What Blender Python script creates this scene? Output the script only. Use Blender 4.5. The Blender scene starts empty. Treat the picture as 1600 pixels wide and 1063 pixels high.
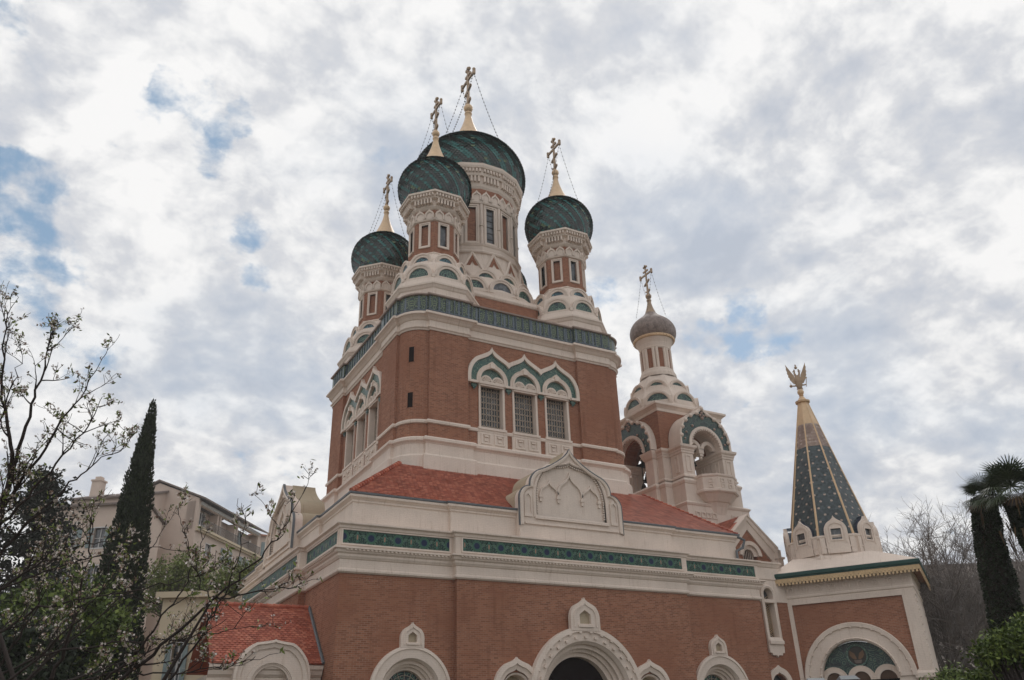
import bpy, bmesh, math, random
from math import sin, cos, pi, radians, sqrt, atan2
from mathutils import Matrix, Vector, noise as mnoise
from mathutils.geometry import tessellate_polygon
random.seed(7)
sc = bpy.context.scene
COL = sc.collection
# ------------------------------------------------------------------ camera
CAMP = Vector((-21.7279, -45.0190, 1.7))
yaw, pit, rol = 0.5085215, 0.4634275, -0.0315228
CF = Vector((sin(yaw)*cos(pit), cos(yaw)*cos(pit), sin(pit)))
_R = Vector((cos(yaw), -sin(yaw), 0)); _U = _R.cross(CF)
CR = cos(rol)*_R + sin(rol)*_U; CU = -sin(rol)*_R + cos(rol)*_U
cam = bpy.data.cameras.new("camera"); camo = bpy.data.objects.new("camera", cam); COL.objects.link(camo)
m = Matrix((CR, CU, -CF)).transposed().to_4x4(); m.translation = CAMP
camo.matrix_world = m
cam.sensor_width = 36; cam.lens = 1262.21*36/1600; cam.clip_start = 0.1; cam.clip_end = 5000
sc.camera = camo
def ray(px, py):   # direction in the world seen at a place of the survey photograph (1600 wide)
    return CF + CR*((px-800)/1262.21) - CU*((py-531.5)/1262.21)
def at(px, py, D): return CAMP + ray(px, py)*D
# ------------------------------------------------------------------ world, sun
SUN_AZ, SUN_EL = radians(42.6), radians(48)
w = bpy.data.worlds.new("World"); sc.world = w; w.use_nodes = True
nt = w.node_tree; nt.nodes.clear()
class NB:
    """small node builder"""
    def __init__(s, nt): s.nt = nt
    def n(s, t, **kw):
        nd = s.nt.nodes.new(t)
        for k, v in kw.items():
            if k.startswith('i_'):
                key = k[2:]; key = int(key) if key.isdigit() else key
                s.set(nd, key, v)
            else: setattr(nd, k, v)
        return nd
    def set(s, nd, key, v):
        if hasattr(v, 'is_output'): s.nt.links.new(v, nd.inputs[key])
        else: nd.inputs[key].default_value = v
    def math(s, op, a, b=None, c=None, clamp=False):
        nd = s.nt.nodes.new('ShaderNodeMath'); nd.operation = op; nd.use_clamp = clamp
        for i, v in enumerate((a, b, c)):
            if v is not None: s.set(nd, i, v)
        return nd.outputs[0]
    def vmath(s, op, a, b=None, out=0):
        nd = s.nt.nodes.new('ShaderNodeVectorMath'); nd.operation = op
        s.set(nd, 0, a)
        if b is not None: s.set(nd, 3 if op == 'SCALE' else 1, b)
        return nd.outputs[out]
    def ramp(s, fac, stops, interp='LINEAR'):
        nd = s.nt.nodes.new('ShaderNodeValToRGB'); s.set(nd, 0, fac)
        cr = nd.color_ramp; cr.interpolation = interp
        while len(cr.elements) < len(stops): cr.elements.new(0.5)
        for e, (p, c) in zip(cr.elements, stops):
            e.position = p; e.color = (*c, 1) if len(c) == 3 else c
        return nd.outputs[0]
    def mix(s, fac, a, b, mode='MIX'):
        nd = s.nt.nodes.new('ShaderNodeMix'); nd.data_type = 'RGBA'; nd.blend_type = mode
        s.set(nd, 0, fac)
        for k, v in ((6, a), (7, b)):
            if isinstance(v, tuple) and len(v) == 3: v = (*v, 1)
            s.set(nd, k, v)
        return nd.outputs[2]
    def noise(s, vec, scale, detail=4, rough=.55, dist=0.0):
        nd = s.nt.nodes.new('ShaderNodeTexNoise')
        if vec is not None: s.set(nd, 'Vector', vec)
        s.set(nd, 'Scale', scale); s.set(nd, 'Detail', detail); s.set(nd, 'Roughness', rough); s.set(nd, 'Distortion', dist)
        return nd
    def smooth(s, v, a, b):
        nd = s.nt.nodes.new('ShaderNodeMapRange'); nd.interpolation_type = 'SMOOTHSTEP'
        s.set(nd, 0, v); s.set(nd, 1, a); s.set(nd, 2, b); return nd.outputs[0]
b = NB(nt)
tc = b.n('ShaderNodeTexCoord').outputs['Generated']
dirn = b.vmath('NORMALIZE', tc)
sep = b.n('ShaderNodeSeparateXYZ', i_0=dirn)
dz = b.math('MAXIMUM', sep.outputs[2], 0.0)
inv = b.math('DIVIDE', 1.0, b.math('ADD', dz, 0.55))
pl = b.vmath('SCALE', dirn, inv)
warp = b.noise(pl, 3.0, 4)
wv = b.vmath('SCALE', b.vmath('SUBTRACT', warp.outputs[1], (.5, .5, .5)), 0.08)
pw = b.vmath('ADD', pl, wv)
sunoff = b.vmath('ADD', pw, (.020, .016, .014))
D1 = b.noise(pw, 7.6, 12, .57).outputs[0]
D2 = b.noise(sunoff, 7.6, 12, .57).outputs[0]
n1 = b.noise(b.vmath('ADD', pl, (5.2, 3.3, 8.1)), 3.0, 7, .52).outputs[0]
n3 = b.noise(pw, 16.0, 8, .60).outputs[0]
n4 = D1
dw = b.vmath('NORMALIZE', b.vmath('ADD', dirn, b.vmath('SCALE', b.vmath('SUBTRACT', b.noise(pl, 4.0, 7, .6).outputs[1], (.5, .5, .5)), 0.17)))
def blobs(lst):
    acc = None
    for px, py, r, amt in lst:
        d = ray(px, py).normalized(); ca = cos(r/1262.0*1.55)
        v = b.vmath('DOT_PRODUCT', dw, tuple(d), out=1)
        f = b.math('MULTIPLY', b.smooth(v, ca, 1.0), amt)
        acc = f if acc is None else b.math('ADD', acc, f)
    return acc
holes = blobs([(285, 130, 40, .70), (352, 182, 38, .78), (312, 225, 30, .7), (262, 165, 30, .6), (380, 200, 26, .6), (212, 150, 30, .6), (60, 318, 52, .95), (20, 330, 40, .6), (5, 290, 40, .7), (122, 405, 36, .7), (408, 428, 24, .55),
               (390, 350, 26, .5), (1142, 452, 32, .95), (1168, 518, 42, .85), (1085, 522, 45, .8), (925, 455, 48, .75), (1580, 532, 45, .6),
               (40, 462, 50, .8), (120, 560, 50, .6), (508, 640, 40, .35), (10, 5, 50, .8), (1135, 140, 26, .5), (430, 720, 60, .5), (1160, 610, 50, .4)])
dark = blobs([(1190, 150, 80, .9), (1215, 215, 95, 1.0), (1430, 300, 130, .8), (1480, 100, 190, .6), (1310, 40, 120, .5), (60, 190, 150, .7), (420, 50, 150, .4), (850, 60, 100, .3),
              (1160, 340, 120, .35), (1420, 690, 200, .75), (560, 260, 120, .3), (250, 620, 120, .35), (1100, 450, 120, .4), (1560, 420, 160, .4)])
brt = blobs([(1020, 60, 260, 1.0), (1090, 150, 130, .7), (1120, 10, 150, .6), (250, 180, 90, .35), (380, 130, 80, .3), (330, 440, 120, .4), (480, 540, 130, .35), (1010, 310, 140, .4),
             (1400, 200, 110, .4), (1310, 280, 80, .5), (640, 60, 60, .2), (300, 560, 110, .35), (160, 440, 90, .35), (1340, 560, 120, .4), (60, 120, 90, .35), (960, 520, 90, .4)])
holes = b.math('MINIMUM', holes, 1.0)
cov = b.math('ADD', b.math('MULTIPLY', b.math('SUBTRACT', .5, D1), 3.0), b.math('MULTIPLY', b.math('SUBTRACT', .5, n3), 2.4))
blue = b.smooth(b.math('ADD', cov, b.math('MULTIPLY', holes, 1.15)), .62, 1.40)
blue = b.math('ADD', blue, b.math('MULTIPLY', b.smooth(n1, .48, .72), .24), clamp=True)
relief = b.math('MULTIPLY', b.math('SUBTRACT', D2, D1), -3.8)
bval = b.math('ADD', .70, relief)
bval = b.math('ADD', bval, b.math('MULTIPLY', b.math('SUBTRACT', .5, D1), .8))
bval = b.math('ADD', bval, b.math('MULTIPLY', b.math('SUBTRACT', n1, .5), -1.5))
bval = b.math('ADD', bval, b.math('MULTIPLY', b.math('SUBTRACT', n3, .5), .35))
bval = b.math('ADD', bval, b.math('MULTIPLY', brt, .13))
bval = b.math('SUBTRACT', bval, b.math('MULTIPLY', dark, .14))
cloud = b.ramp(bval, [(0.0, (.52, .56, .635)), (.3, (.605, .635, .695)), (.55, (.70, .715, .75)), (.8, (.87, .873, .88)), (1.0, (.97, .965, .96))])
cloud10 = b.vmath('SCALE', cloud, 10.0)
sky = b.n('ShaderNodeTexSky', sky_type='NISHITA', sun_disc=False, sun_elevation=SUN_EL, sun_rotation=SUN_AZ, air_density=1.0, dust_density=.6)
skyc = b.mix(.55, b.vmath('SCALE', sky.outputs[0], 1.0), (3.0, 4.7, 6.3))
mixc = b.mix(blue, cloud10, skyc)
bg = b.n('ShaderNodeBackground', i_Strength=0.1, i_Color=mixc)
out = b.n('ShaderNodeOutputWorld'); nt.links.new(bg.outputs[0], out.inputs[0])
sun = bpy.data.lights.new("sun", 'SUN'); sun.energy = 0.7; sun.angle = radians(14); sun.color = (1, .95, .88)
so = bpy.data.objects.new("sun", sun); COL.objects.link(so)
sd = Vector((sin(SUN_AZ)*cos(SUN_EL), cos(SUN_AZ)*cos(SUN_EL), sin(SUN_EL)))
so.rotation_euler = sd.to_track_quat('Z', 'Y').to_euler(); so.location = (0, 0, 80)
sc.view_settings.view_transform = 'Standard'; sc.view_settings.look = 'None'
sc.view_settings.exposure = 0; sc.view_settings.gamma = 1
HAZE = .0007
sc.cycles.max_bounces = 5; sc.cycles.volume_bounces = 0; sc.cycles.diffuse_bounces = 3; sc.cycles.glossy_bounces = 2; sc.cycles.transparent_max_bounces = 4

# ------------------------------------------------------------------ materials
MATS = {}
def newmat(name, rough=.8, spec=.3, metal=0.0):
    mt = bpy.data.materials.new(name); mt.use_nodes = True
    nb = NB(mt.node_tree); bs = mt.node_tree.nodes['Principled BSDF']
    bs.inputs['Roughness'].default_value = rough; bs.inputs['Metallic'].default_value = metal
    bs.inputs['Specular IOR Level'].default_value = spec
    MATS[name] = mt
    return nb, bs, mt
def wallcoord(nb):
    g = nb.n('ShaderNodeNewGeometry')
    tg = nb.vmath('NORMALIZE', nb.vmath('CROSS_PRODUCT', (0, 0, 1), g.outputs['True Normal']))
    u = nb.vmath('DOT_PRODUCT', g.outputs['Position'], tg, out=1)
    z = nb.n('ShaderNodeSeparateXYZ', i_0=g.outputs['Position']).outputs[2]
    return u, z, g
def bump(nb, bs, h, strength=.3, dist=.02):
    bp = nb.n('ShaderNodeBump', i_Strength=strength, i_Distance=dist, i_Height=h)
    nb.nt.links.new(bp.outputs[0], bs.inputs['Normal'])
def setc(nb, bs, c): nb.set(bs, 'Base Color', c if hasattr(c, 'is_output') else (*c, 1))
def plain(name, c, rough=.8, spec=.3, metal=0.0, var=.12, scale=3.0):
    nb, bs, mt = newmat(name, rough, spec, metal)
    g = nb.n('ShaderNodeNewGeometry')
    n = nb.noise(g.outputs['Position'], scale, 5).outputs[0]
    a = tuple(x*(1-var) for x in c); d = tuple(min(1, x*(1+var)) for x in c)
    setc(nb, bs, nb.ramp(n, [(.3, a), (.7, d)]))
    return mt
def stone(name, c):
    nb, bs, mt = newmat(name, .85, .2)
    u, z, g = wallcoord(nb)
    P = g.outputs['Position']
    n = nb.noise(P, .7, 6, .6).outputs[0]
    base = nb.ramp(n, [(.3, tuple(x*.90 for x in c)), (.7, tuple(x*1.06 for x in c))])
    cv = nb.n('ShaderNodeCombineXYZ', i_0=nb.math('MULTIPLY', u, 5.0), i_1=nb.math('MULTIPLY', z, .5))
    st = nb.noise(cv.outputs[0], 1.0, 5, .65).outputs[0]
    base = nb.mix(nb.smooth(st, .55, .8), base, tuple(x*y for x, y in zip(c, (.80, .76, .72))))
    fine = nb.noise(P, 9, 5, .7).outputs[0]
    base = nb.mix(nb.smooth(fine, .58, .78), base, tuple(x*y for x, y in zip(c, (.9, .87, .84))))
    v2 = nb.n('ShaderNodeCombineXYZ', i_0=u, i_1=z)
    bt = nb.n('ShaderNodeTexBrick', i_Vector=v2.outputs[0], i_Scale=1.0, i_Color1=(1, 1, 1, 1), i_Color2=(.95, .94, .93, 1), i_Mortar=(.84, .82, .80, 1))
    nb.set(bt, 'Brick Width', .25); nb.set(bt, 'Row Height', .08); nb.set(bt, 'Mortar Size', .009)
    base = nb.mix(.55, base, nb.mix(1.0, base, bt.outputs[0], 'MULTIPLY'))
    cv3 = nb.n('ShaderNodeCombineXYZ', i_0=nb.math('MULTIPLY', u, 9.0), i_1=nb.math('MULTIPLY', z, .8))
    s3 = nb.noise(cv3.outputs[0], 1.0, 6, .7).outputs[0]
    base = nb.mix(nb.math('MULTIPLY', nb.smooth(s3, .54, .74), .75), base, tuple(x*y for x, y in zip(c, (.66, .60, .54))))
    setc(nb, bs, base)
    bump(nb, bs, nb.noise(P, 14, 5).outputs[0], .35, .02)
    return mt
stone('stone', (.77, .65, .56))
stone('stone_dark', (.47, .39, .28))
def brick(name, c1, c2, mort):
    nb, bs, mt = newmat(name, .85, .15)
    u, z, g = wallcoord(nb)
    v = nb.n('ShaderNodeCombineXYZ', i_0=u, i_1=z)
    bt = nb.n('ShaderNodeTexBrick', i_Vector=v.outputs[0], i_Scale=1.0, i_Color1=(*[x*1.10 for x in c1], 1), i_Color2=(*[x*.88 for x in c2], 1), i_Mortar=(*mort, 1))
    nb.set(bt, 'Brick Width', .24); nb.set(bt, 'Row Height', .078); nb.set(bt, 'Mortar Size', .010); nb.set(bt, 'Mortar Smooth', .3); nb.set(bt, 'Bias', -.1)
    n = nb.noise(g.outputs['Position'], .35, 6, .6).outputs[0]
    col = nb.mix(nb.smooth(n, .38, .68), bt.outputs[0], tuple(x*.80 for x in c1), 'MIX')
    col = nb.mix(.75, bt.outputs[0], col)
    # whole courses slightly lighter or darker
    cv = nb.n('ShaderNodeCombineXYZ', i_0=nb.math('MULTIPLY', u, .15), i_1=nb.math('MULTIPLY', z, 9.0))
    rows = nb.noise(cv.outputs[0], 1.0, 3).outputs[0]
    col = nb.mix(nb.math('MULTIPLY', nb.smooth(rows, .5, .75), .35), col, tuple(x*1.25 for x in c2))
    cv2 = nb.n('ShaderNodeCombineXYZ', i_0=nb.math('MULTIPLY', u, 3.0), i_1=nb.math('MULTIPLY', z, .35))
    stn = nb.noise(cv2.outputs[0], 1.0, 4).outputs[0]
    col = nb.mix(nb.math('MULTIPLY', nb.smooth(stn, .50, .78), .55), col, tuple(x*.58 for x in c1))
    setc(nb, bs, col)
    bump(nb, bs, bt.outputs[1], -.35, .01)
    return mt
brick('brick', (.345, .148, .088), (.24, .092, .055), (.35, .23, .165))
def tiles_rand(name, stops, rough=.6, spec=.4):
    nb, bs, mt = newmat(name, rough, spec)
    g = nb.n('ShaderNodeNewGeometry')
    r = g.outputs['Random Per Island']
    col = nb.ramp(r, stops)
    n = nb.noise(g.outputs['Position'], 1.2, 5).outputs[0]
    setc(nb, bs, nb.mix(nb.math('MULTIPLY', nb.smooth(n, .45, .75), .45), col, tuple(x*.55 for x in stops[0][1])))
    return mt
tiles_rand('roof_tile', [(0, (.34, .088, .052)), (.5, (.45, .120, .070)), (1, (.56, .19, .115))], .55)
tiles_rand('dome_dark', [(0, (.006, .014, .012)), (1, (.024, .046, .038))], .16, .8)
tiles_rand('dome_teal', [(0, (.022, .14, .135)), (1, (.055, .235, .215))], .25, .6)
tiles_rand('dome_mid', [(0, (.008, .045, .04)), (1, (.02, .085, .07))], .2, .7)
tiles_rand('dome_light', [(0, (.10, .15, .07)), (1, (.16, .22, .10))], .3, .6)
tiles_rand('spire_blue', [(0, (.022, .036, .042)), (1, (.075, .10, .105))], .3, .6)
tiles_rand('spire_pink', [(0, (.30, .20, .16)), (1, (.42, .30, .25))], .4)
tiles_rand('spire_cream', [(0, (.40, .29, .23)), (1, (.58, .46, .38))], .4)
plain('gold', (.68, .47, .28), .42, .5, .15, .1)
plain('gold_bright', (.60, .42, .23), .5, .5, .1, .15)
plain('gold_dull', (.36, .25, .16), .45, .5, .3, .2)
plain('dark_metal', (.02, .018, .018), .5, .4)
plain('lead', (.14, .15, .16), .5, .4, .3)
plain('lead_blue', (.035, .045, .07), .35, .5, .2)
plain('bronze', (.035, .03, .025), .45, .5, .4)
plain('opening_shade', (.012, .007, .007), .9, .1)  # near-black fill standing for the unlit depth of openings
plain('green_paint', (.015, .06, .05), .5, .3)
plain('grille', (.42, .34, .27), .6)
plain('plaster_pink', (.62, .50, .42), .9, .1, 0, .07, .6)
plain('plaster_cream', (.60, .50, .36), .9, .1, 0, .07, .6)
plain('plaster_grey', (.42, .36, .32), .9, .1, 0, .1, .6)
plain('shutter', (.22, .27, .27), .6)
plain('roof_dark', (.19, .15, .13), .8)
plain('terracotta', (.38, .16, .09), .8)
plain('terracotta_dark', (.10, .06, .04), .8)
plain('tile_ochre', (.17, .095, .05), .4)
plain('white_paint', (.6, .58, .56), .6)
plain('balcony_iron', (.12, .115, .11), .5)
nb, bs, _ = newmat('glass', .12, .6)
g = nb.n('ShaderNodeNewGeometry'); n = nb.noise(g.outputs['Position'], 2.5, 3).outputs[0]
setc(nb, bs, nb.ramp(n, [(.3, (.03, .035, .04)), (.5, (.07, .075, .08)), (.7, (.17, .18, .19))])); bump(nb, bs, nb.noise(g.outputs['Position'], 2.5, 3).outputs[0], .5, .06)  # pale patches in the colour stand in for reflections
def swirl_tiles(name, stops, scale, dark, rough=.3, ring=9.0):
    nb, bs, mt = newmat(name, rough, .5)
    u, z, g = wallcoord(nb)
    v = nb.n('ShaderNodeCombineXYZ', i_0=u, i_1=z).outputs[0]
    vo = nb.n('ShaderNodeTexVoronoi', i_Vector=v, i_Scale=scale)
    w1 = nb.math('SINE', nb.math('MULTIPLY', nb.math('ADD', vo.outputs[0], nb.math('MULTIPLY', nb.noise(v, scale*1.2, 3).outputs[0], .5)), ring*3))
    f = nb.math('ADD', .5, nb.math('MULTIPLY', w1, .5))
    col = nb.ramp(f, stops)
    col = nb.mix(nb.smooth(nb.noise(v, scale*.9, 4).outputs[0], .5, .66), col, dark)
    setc(nb, bs, col); bump(nb, bs, f, .3, .02)
    return mt
swirl_tiles('kok_tile', [(0, (.003, .010, .016)), (.4, (.008, .035, .04)), (.7, (.022, .12, .11)), (1, (.20, .30, .20))], 3.0, (.008, .03, .04))
swirl_tiles('kok_tile_blue', [(0, (.004, .012, .025)), (.4, (.008, .045, .07)), (.75, (.018, .13, .18)), (1, (.16, .30, .32))], 3.2, (.008, .03, .05))
swirl_tiles('ogee_tile', [(0, (.012, .040, .034)), (.4, (.026, .085, .07)), (.75, (.05, .135, .105)), (1, (.19, .25, .18))], 4.5, (.02, .09, .075))
swirl_tiles('bell_tile', [(0, (.005, .018, .018)), (.45, (.010, .050, .045)), (.8, (.018, .095, .08)), (1, (.12, .13, .08))], 2.6, (.006, .016, .02))
def frieze(name, P, zc, ph=0.0):
    nb, bs, mt = newmat(name, .5, .25)
    u, z, g = wallcoord(nb)
    fu = nb.math('FRACT', nb.math('ADD', nb.math('DIVIDE', u, P), ph))
    du = nb.math('MULTIPLY', nb.math('SUBTRACT', fu, .5), P)
    dv = nb.math('SUBTRACT', z, zc)
    r = nb.math('SQRT', nb.math('ADD', nb.math('MULTIPLY', du, du), nb.math('MULTIPLY', dv, dv)))
    v = nb.n('ShaderNodeCombineXYZ', i_0=nb.math('ABSOLUTE', du), i_1=dv).outputs[0]   # mirrored about each medallion
    vo = nb.n('ShaderNodeTexVoronoi', i_Vector=v, i_Scale=4.5)
    sw = nb.math('SINE', nb.math('MULTIPLY', nb.math('ADD', vo.outputs[0], nb.math('MULTIPLY', nb.noise(v, 6, 2).outputs[0], .4)), 26))
    field = nb.ramp(nb.math('ADD', .5, nb.math('MULTIPLY', sw, .5)), [(0, (.007, .022, .02)), (.5, (.014, .045, .034)), (.8, (.04, .105, .075)), (1, (.12, .19, .14))])
    field = nb.mix(nb.smooth(nb.noise(v, 9, 2).outputs[0], .58, .68), field, (.012, .02, .06))
    ros = nb.ramp(nb.math('MULTIPLY', r, 4.0), [(0, (.02, .02, .05)), (.30, (.012, .02, .07)), (.55, (.015, .03, .06)), (.68, (.07, .18, .13)), (.78, (.012, .05, .035)), (.88, (.09, .20, .12)), (1.0, (.015, .07, .045))])
    col = nb.mix(nb.smooth(r, .25, .24), field, ros)
    # pale lens between two medallions
    e = nb.math('SUBTRACT', nb.math('MULTIPLY', P, .5), nb.math('ABSOLUTE', du))
    q = nb.math('SQRT', nb.math('ADD', nb.math('MULTIPLY', nb.math('MULTIPLY', e, e), 9.0), nb.math('MULTIPLY', dv, dv)))
    len_ = nb.ramp(nb.math('MULTIPLY', q, 4.0), [(0, (.34, .20, .13)), (.4, (.30, .20, .14)), (.55, (.02, .06, .05)), (.8, (.07, .24, .18)), (1, (.015, .06, .045))])
    col = nb.mix(nb.smooth(q, .22, .20), col, len_)
    setc(nb, bs, col); bump(nb, bs, sw, .2, .01)
    return mt
frieze('frieze_tile', 1.22, 9.72)
nb, bs, _ = newmat('band_tile', .3, .5)
u, z, g = wallcoord(nb)
fu = nb.math('FRACT', nb.math('DIVIDE', u, .62))
v = nb.n('ShaderNodeCombineXYZ', i_0=nb.math('ABSOLUTE', nb.math('SUBTRACT', fu, .5)), i_1=z).outputs[0]
vo = nb.n('ShaderNodeTexVoronoi', i_Vector=v, i_Scale=3.6)
sw = nb.math('SINE', nb.math('MULTIPLY', vo.outputs[0], 15))
fld = nb.ramp(nb.math('ADD', .5, nb.math('MULTIPLY', sw, .5)), [(0, (.008, .018, .024)), (.45, (.018, .05, .045)), (.75, (.06, .13, .085)), (1, (.24, .25, .12))])
post = nb.math('GREATER_THAN', nb.math('ABSOLUTE', nb.math('SUBTRACT', fu, .5)), .40)
setc(nb, bs, nb.mix(post, fld, nb.ramp(nb.noise(g.outputs['Position'], 6, 3).outputs[0], [(.3, (.06, .085, .12)), (.7, (.14, .17, .20))])))
bump(nb, bs, sw, .3, .02)
plain('band_post', (.075, .10, .125), .35, .5, 0, .4, 8)
plain('band_cope', (.36, .27, .23), .8)
# grey-brown shingled bell dome
nb, bs, _ = newmat('bell_dome', .6, .3)
g = nb.n('ShaderNodeNewGeometry'); n = nb.noise(g.outputs['Position'], 3.0, 8, .7).outputs[0]
setc(nb, bs, nb.ramp(n, [(.3, (.13, .095, .085)), (.5, (.25, .195, .17)), (.7, (.36, .29, .26))])); bump(nb, bs, nb.noise(g.outputs['Position'], 9, 6).outputs[0], .6, .08)
def foliage(name, stops, rough=.6, trans=.0):
    nb, bs, mt = newmat(name, rough, .25)
    g = nb.n('ShaderNodeNewGeometry')
    n = nb.noise(g.outputs['Position'], 1.3, 3).outputs[0]
    f = nb.math('ADD', nb.math('MULTIPLY', g.outputs['Random Per Island'], .6), nb.math('MULTIPLY', n, .5))
    setc(nb, bs, nb.ramp(f, stops))
    return mt
foliage('leaf_cypress', [(.2, (.012, .016, .009)), (.6, (.024, .033, .015)), (.95, (.045, .058, .026))], .7)
foliage('leaf_conifer', [(.2, (.011, .013, .009)), (.9, (.028, .034, .020))], .7)
foliage('leaf_green', [(.2, (.03, .05, .012)), (.6, (.09, .13, .024)), (.95, (.20, .24, .055))])
foliage('leaf_spring', [(.2, (.08, .105, .025)), (.6, (.16, .20, .05)), (.95, (.25, .28, .09))])
foliage('leaf_ivy', [(.2, (.010, .016, .008)), (.9, (.030, .045, .018))], .5)
foliage('leaf_palm', [(.2, (.035, .052, .025)), (.9, (.10, .125, .07))], .45)
foliage('leaf_dead', [(.2, (.05, .032, .018)), (.9, (.11, .07, .035))], .8)
foliage('petal', [(.2, (.52, .44, .39)), (.9, (.74, .68, .63))], .7)
foliage('bud', [(.2, (.20, .12, .09)), (.9, (.36, .26, .20))], .7)
plain('bark', (.040, .030, .027), .9)
plain('bark_grey', (.12, .095, .08), .9)
plain('twig_grey', (.17, .145, .13), .9)
nb, bs, _ = newmat('ground_mat', .9, .1)
g = nb.n('ShaderNodeNewGeometry')
setc(nb, bs, nb.ramp(nb.noise(g.outputs['Position'], .25, 6).outputs[0], [(.4, (.16, .14, .12)), (.6, (.09, .10, .06))]))

# ------------------------------------------------------------------ mesh tools
ID = Matrix.Identity(4)
def frame(ox, oy, oz, deg): return Matrix.Translation((ox, oy, oz)) @ Matrix.Rotation(radians(deg), 4, 'Z')
class MB:
    def __init__(s): s.v = []; s.f = []; s.m = []
    def add(s, vs, fs, mat=0, M=None):
        o = len(s.v)
        s.v += [tuple(M @ Vector(p)) for p in vs] if M is not None else [tuple(p) for p in vs]
        s.f += [tuple(i+o for i in f) for f in fs]
        s.m += [mat]*len(fs) if not isinstance(mat, list) else mat
        return s
    def box(s, x0, x1, y0, y1, z0, z1, mat=0, M=None):
        return s.add([(x0,y0,z0),(x1,y0,z0),(x1,y1,z0),(x0,y1,z0),(x0,y0,z1),(x1,y0,z1),(x1,y1,z1),(x0,y1,z1)],
                     [(0,3,2,1),(4,5,6,7),(0,1,5,4),(1,2,6,5),(2,3,7,6),(3,0,4,7)], mat, M)
    def plate(s, outer, holes=(), d0=0.0, d1=.1, mat=0, M=None, sides=True, back=False):
        """outline in (u,z), front face at depth d0, sides to depth d1"""
        loops = [list(outer)] + [list(h) for h in holes]
        flat = [p for l in loops for p in l]
        tri = tessellate_polygon([[Vector((p[0], p[1], 0)) for p in l] for l in loops])
        def ar(l): return abs(sum(l[i-1][0]*l[i][1]-l[i][0]*l[i-1][1] for i in range(len(l))))/2
        want = ar(loops[0])-sum(ar(l) for l in loops[1:]); got = sum(ar([flat[i] for i in t]) for t in tri)
        if abs(want-got) > .002*want+1e-4 and len(loops) > 1:
            tri = []; bm = bmesh.new(); bv = [bm.verts.new((p[0], p[1], 0)) for p in flat]; o = 0
            for l in loops:
                for i in range(len(l)): bm.edges.new((bv[o+i], bv[o+(i+1) % len(l)]))
                o += len(l)
            bm.verts.index_update()
            r_ = bmesh.ops.triangle_fill(bm, use_beauty=True, use_dissolve=False, edges=bm.edges[:])
            tri = [tuple(v.index for v in f.verts) for f in bm.faces]; bm.free()
            got = sum(ar([flat[i] for i in t]) for t in tri)
            if abs(want-got) > .01*want+1e-3: print('PLATE AREA', round(want, 3), round(got, 3), loops[0][:2])
        vs = [(p[0], d0, p[1]) for p in flat]; fs = [tuple(t) for t in tri]
        n = len(flat)
        if sides:
            vs += [(p[0], d1, p[1]) for p in flat]; o = 0
            for l in loops:
                k = len(l)
                for i in range(k):
                    j = (i+1) % k; fs.append((o+i, o+j, n+o+j, n+o+i))
                o += k
            if back: fs += [tuple(x+n for x in t) for t in tri]
        return s.add(vs, fs, mat, M)
    def ribbon(s, A, B, prof, closed=False, mat=0, M=None):
        """moulding between two outlines with the same number of points; prof = [(t, depth)]"""
        n = len(A); vs = []
        for t, d in prof:
            vs += [(a[0]+(b_[0]-a[0])*t, d, a[1]+(b_[1]-a[1])*t) for a, b_ in zip(A, B)]
        fs = []
        for k in range(len(prof)-1):
            for i in range(n if closed else n-1):
                j = (i+1) % n; fs.append((k*n+i, k*n+j, (k+1)*n+j, (k+1)*n+i))
        return s.add(vs, fs, mat, M)
    def sweep(s, path, prof, closed=False, mat=0, M=None):
        """path = plan outline, outside on the right of travel; prof = [(out, z)]"""
        n = len(path); nrm = []
        for i in range(n if closed else n-1):
            a, c = path[i], path[(i+1) % n]; dx, dy = c[0]-a[0], c[1]-a[1]; l = sqrt(dx*dx+dy*dy); nrm.append((dy/l, -dx/l))
        mit = []
        for i in range(n):
            if closed: n1, n2 = nrm[i-1], nrm[i]
            else: n1, n2 = nrm[max(i-1, 0)], nrm[min(i, n-2)]
            k = 1/(1+n1[0]*n2[0]+n1[1]*n2[1]); mit.append(((n1[0]+n2[0])*k, (n1[1]+n2[1])*k))
        vs = []
        for o, z in prof: vs += [(p[0]+q[0]*o, p[1]+q[1]*o, z) for p, q in zip(path, mit)]
        fs = []; ms = []
        for k in range(len(prof)-1):
            for i in range(n if closed else n-1):
                j = (i+1) % n; fs.append((k*n+i, k*n+j, (k+1)*n+j, (k+1)*n+i)); ms.append(mat[k] if isinstance(mat, list) else mat)
        return s.add(vs, fs, ms, M)
    def lathe(s, prof, n=32, mat=0, M=None, ph=0.0):
        vs = []
        for r, z in prof: vs += [(r*cos(ph+2*pi*i/n), r*sin(ph+2*pi*i/n), z) for i in range(n)]
        fs = [(k*n+i, k*n+(i+1) % n, (k+1)*n+(i+1) % n, (k+1)*n+i) for k in range(len(prof)-1) for i in range(n)]
        return s.add(vs, fs, mat, M)
    def tube(s, pts, rad, n=6, mat=0, M=None, cap=True):
        pts = [Vector(p) for p in pts]; vs = []; o = None
        for i, p in enumerate(pts):
            d = (pts[min(i+1, len(pts)-1)]-pts[max(i-1, 0)])
            d = d.normalized() if d.length > 1e-9 else Vector((0, 0, 1))
            if o is None: o = d.orthogonal().normalized()
            o = (o - d*o.dot(d)); o = o.normalized() if o.length > 1e-6 else d.orthogonal().normalized()
            q = d.cross(o); r = rad[i] if isinstance(rad, (list, tuple)) else rad
            vs += [tuple(p + o*(r*cos(2*pi*k/n)) + q*(r*sin(2*pi*k/n))) for k in range(n)]
        fs = [(k*n+i, k*n+(i+1) % n, (k+1)*n+(i+1) % n, (k+1)*n+i) for k in range(len(pts)-1) for i in range(n)]
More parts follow.
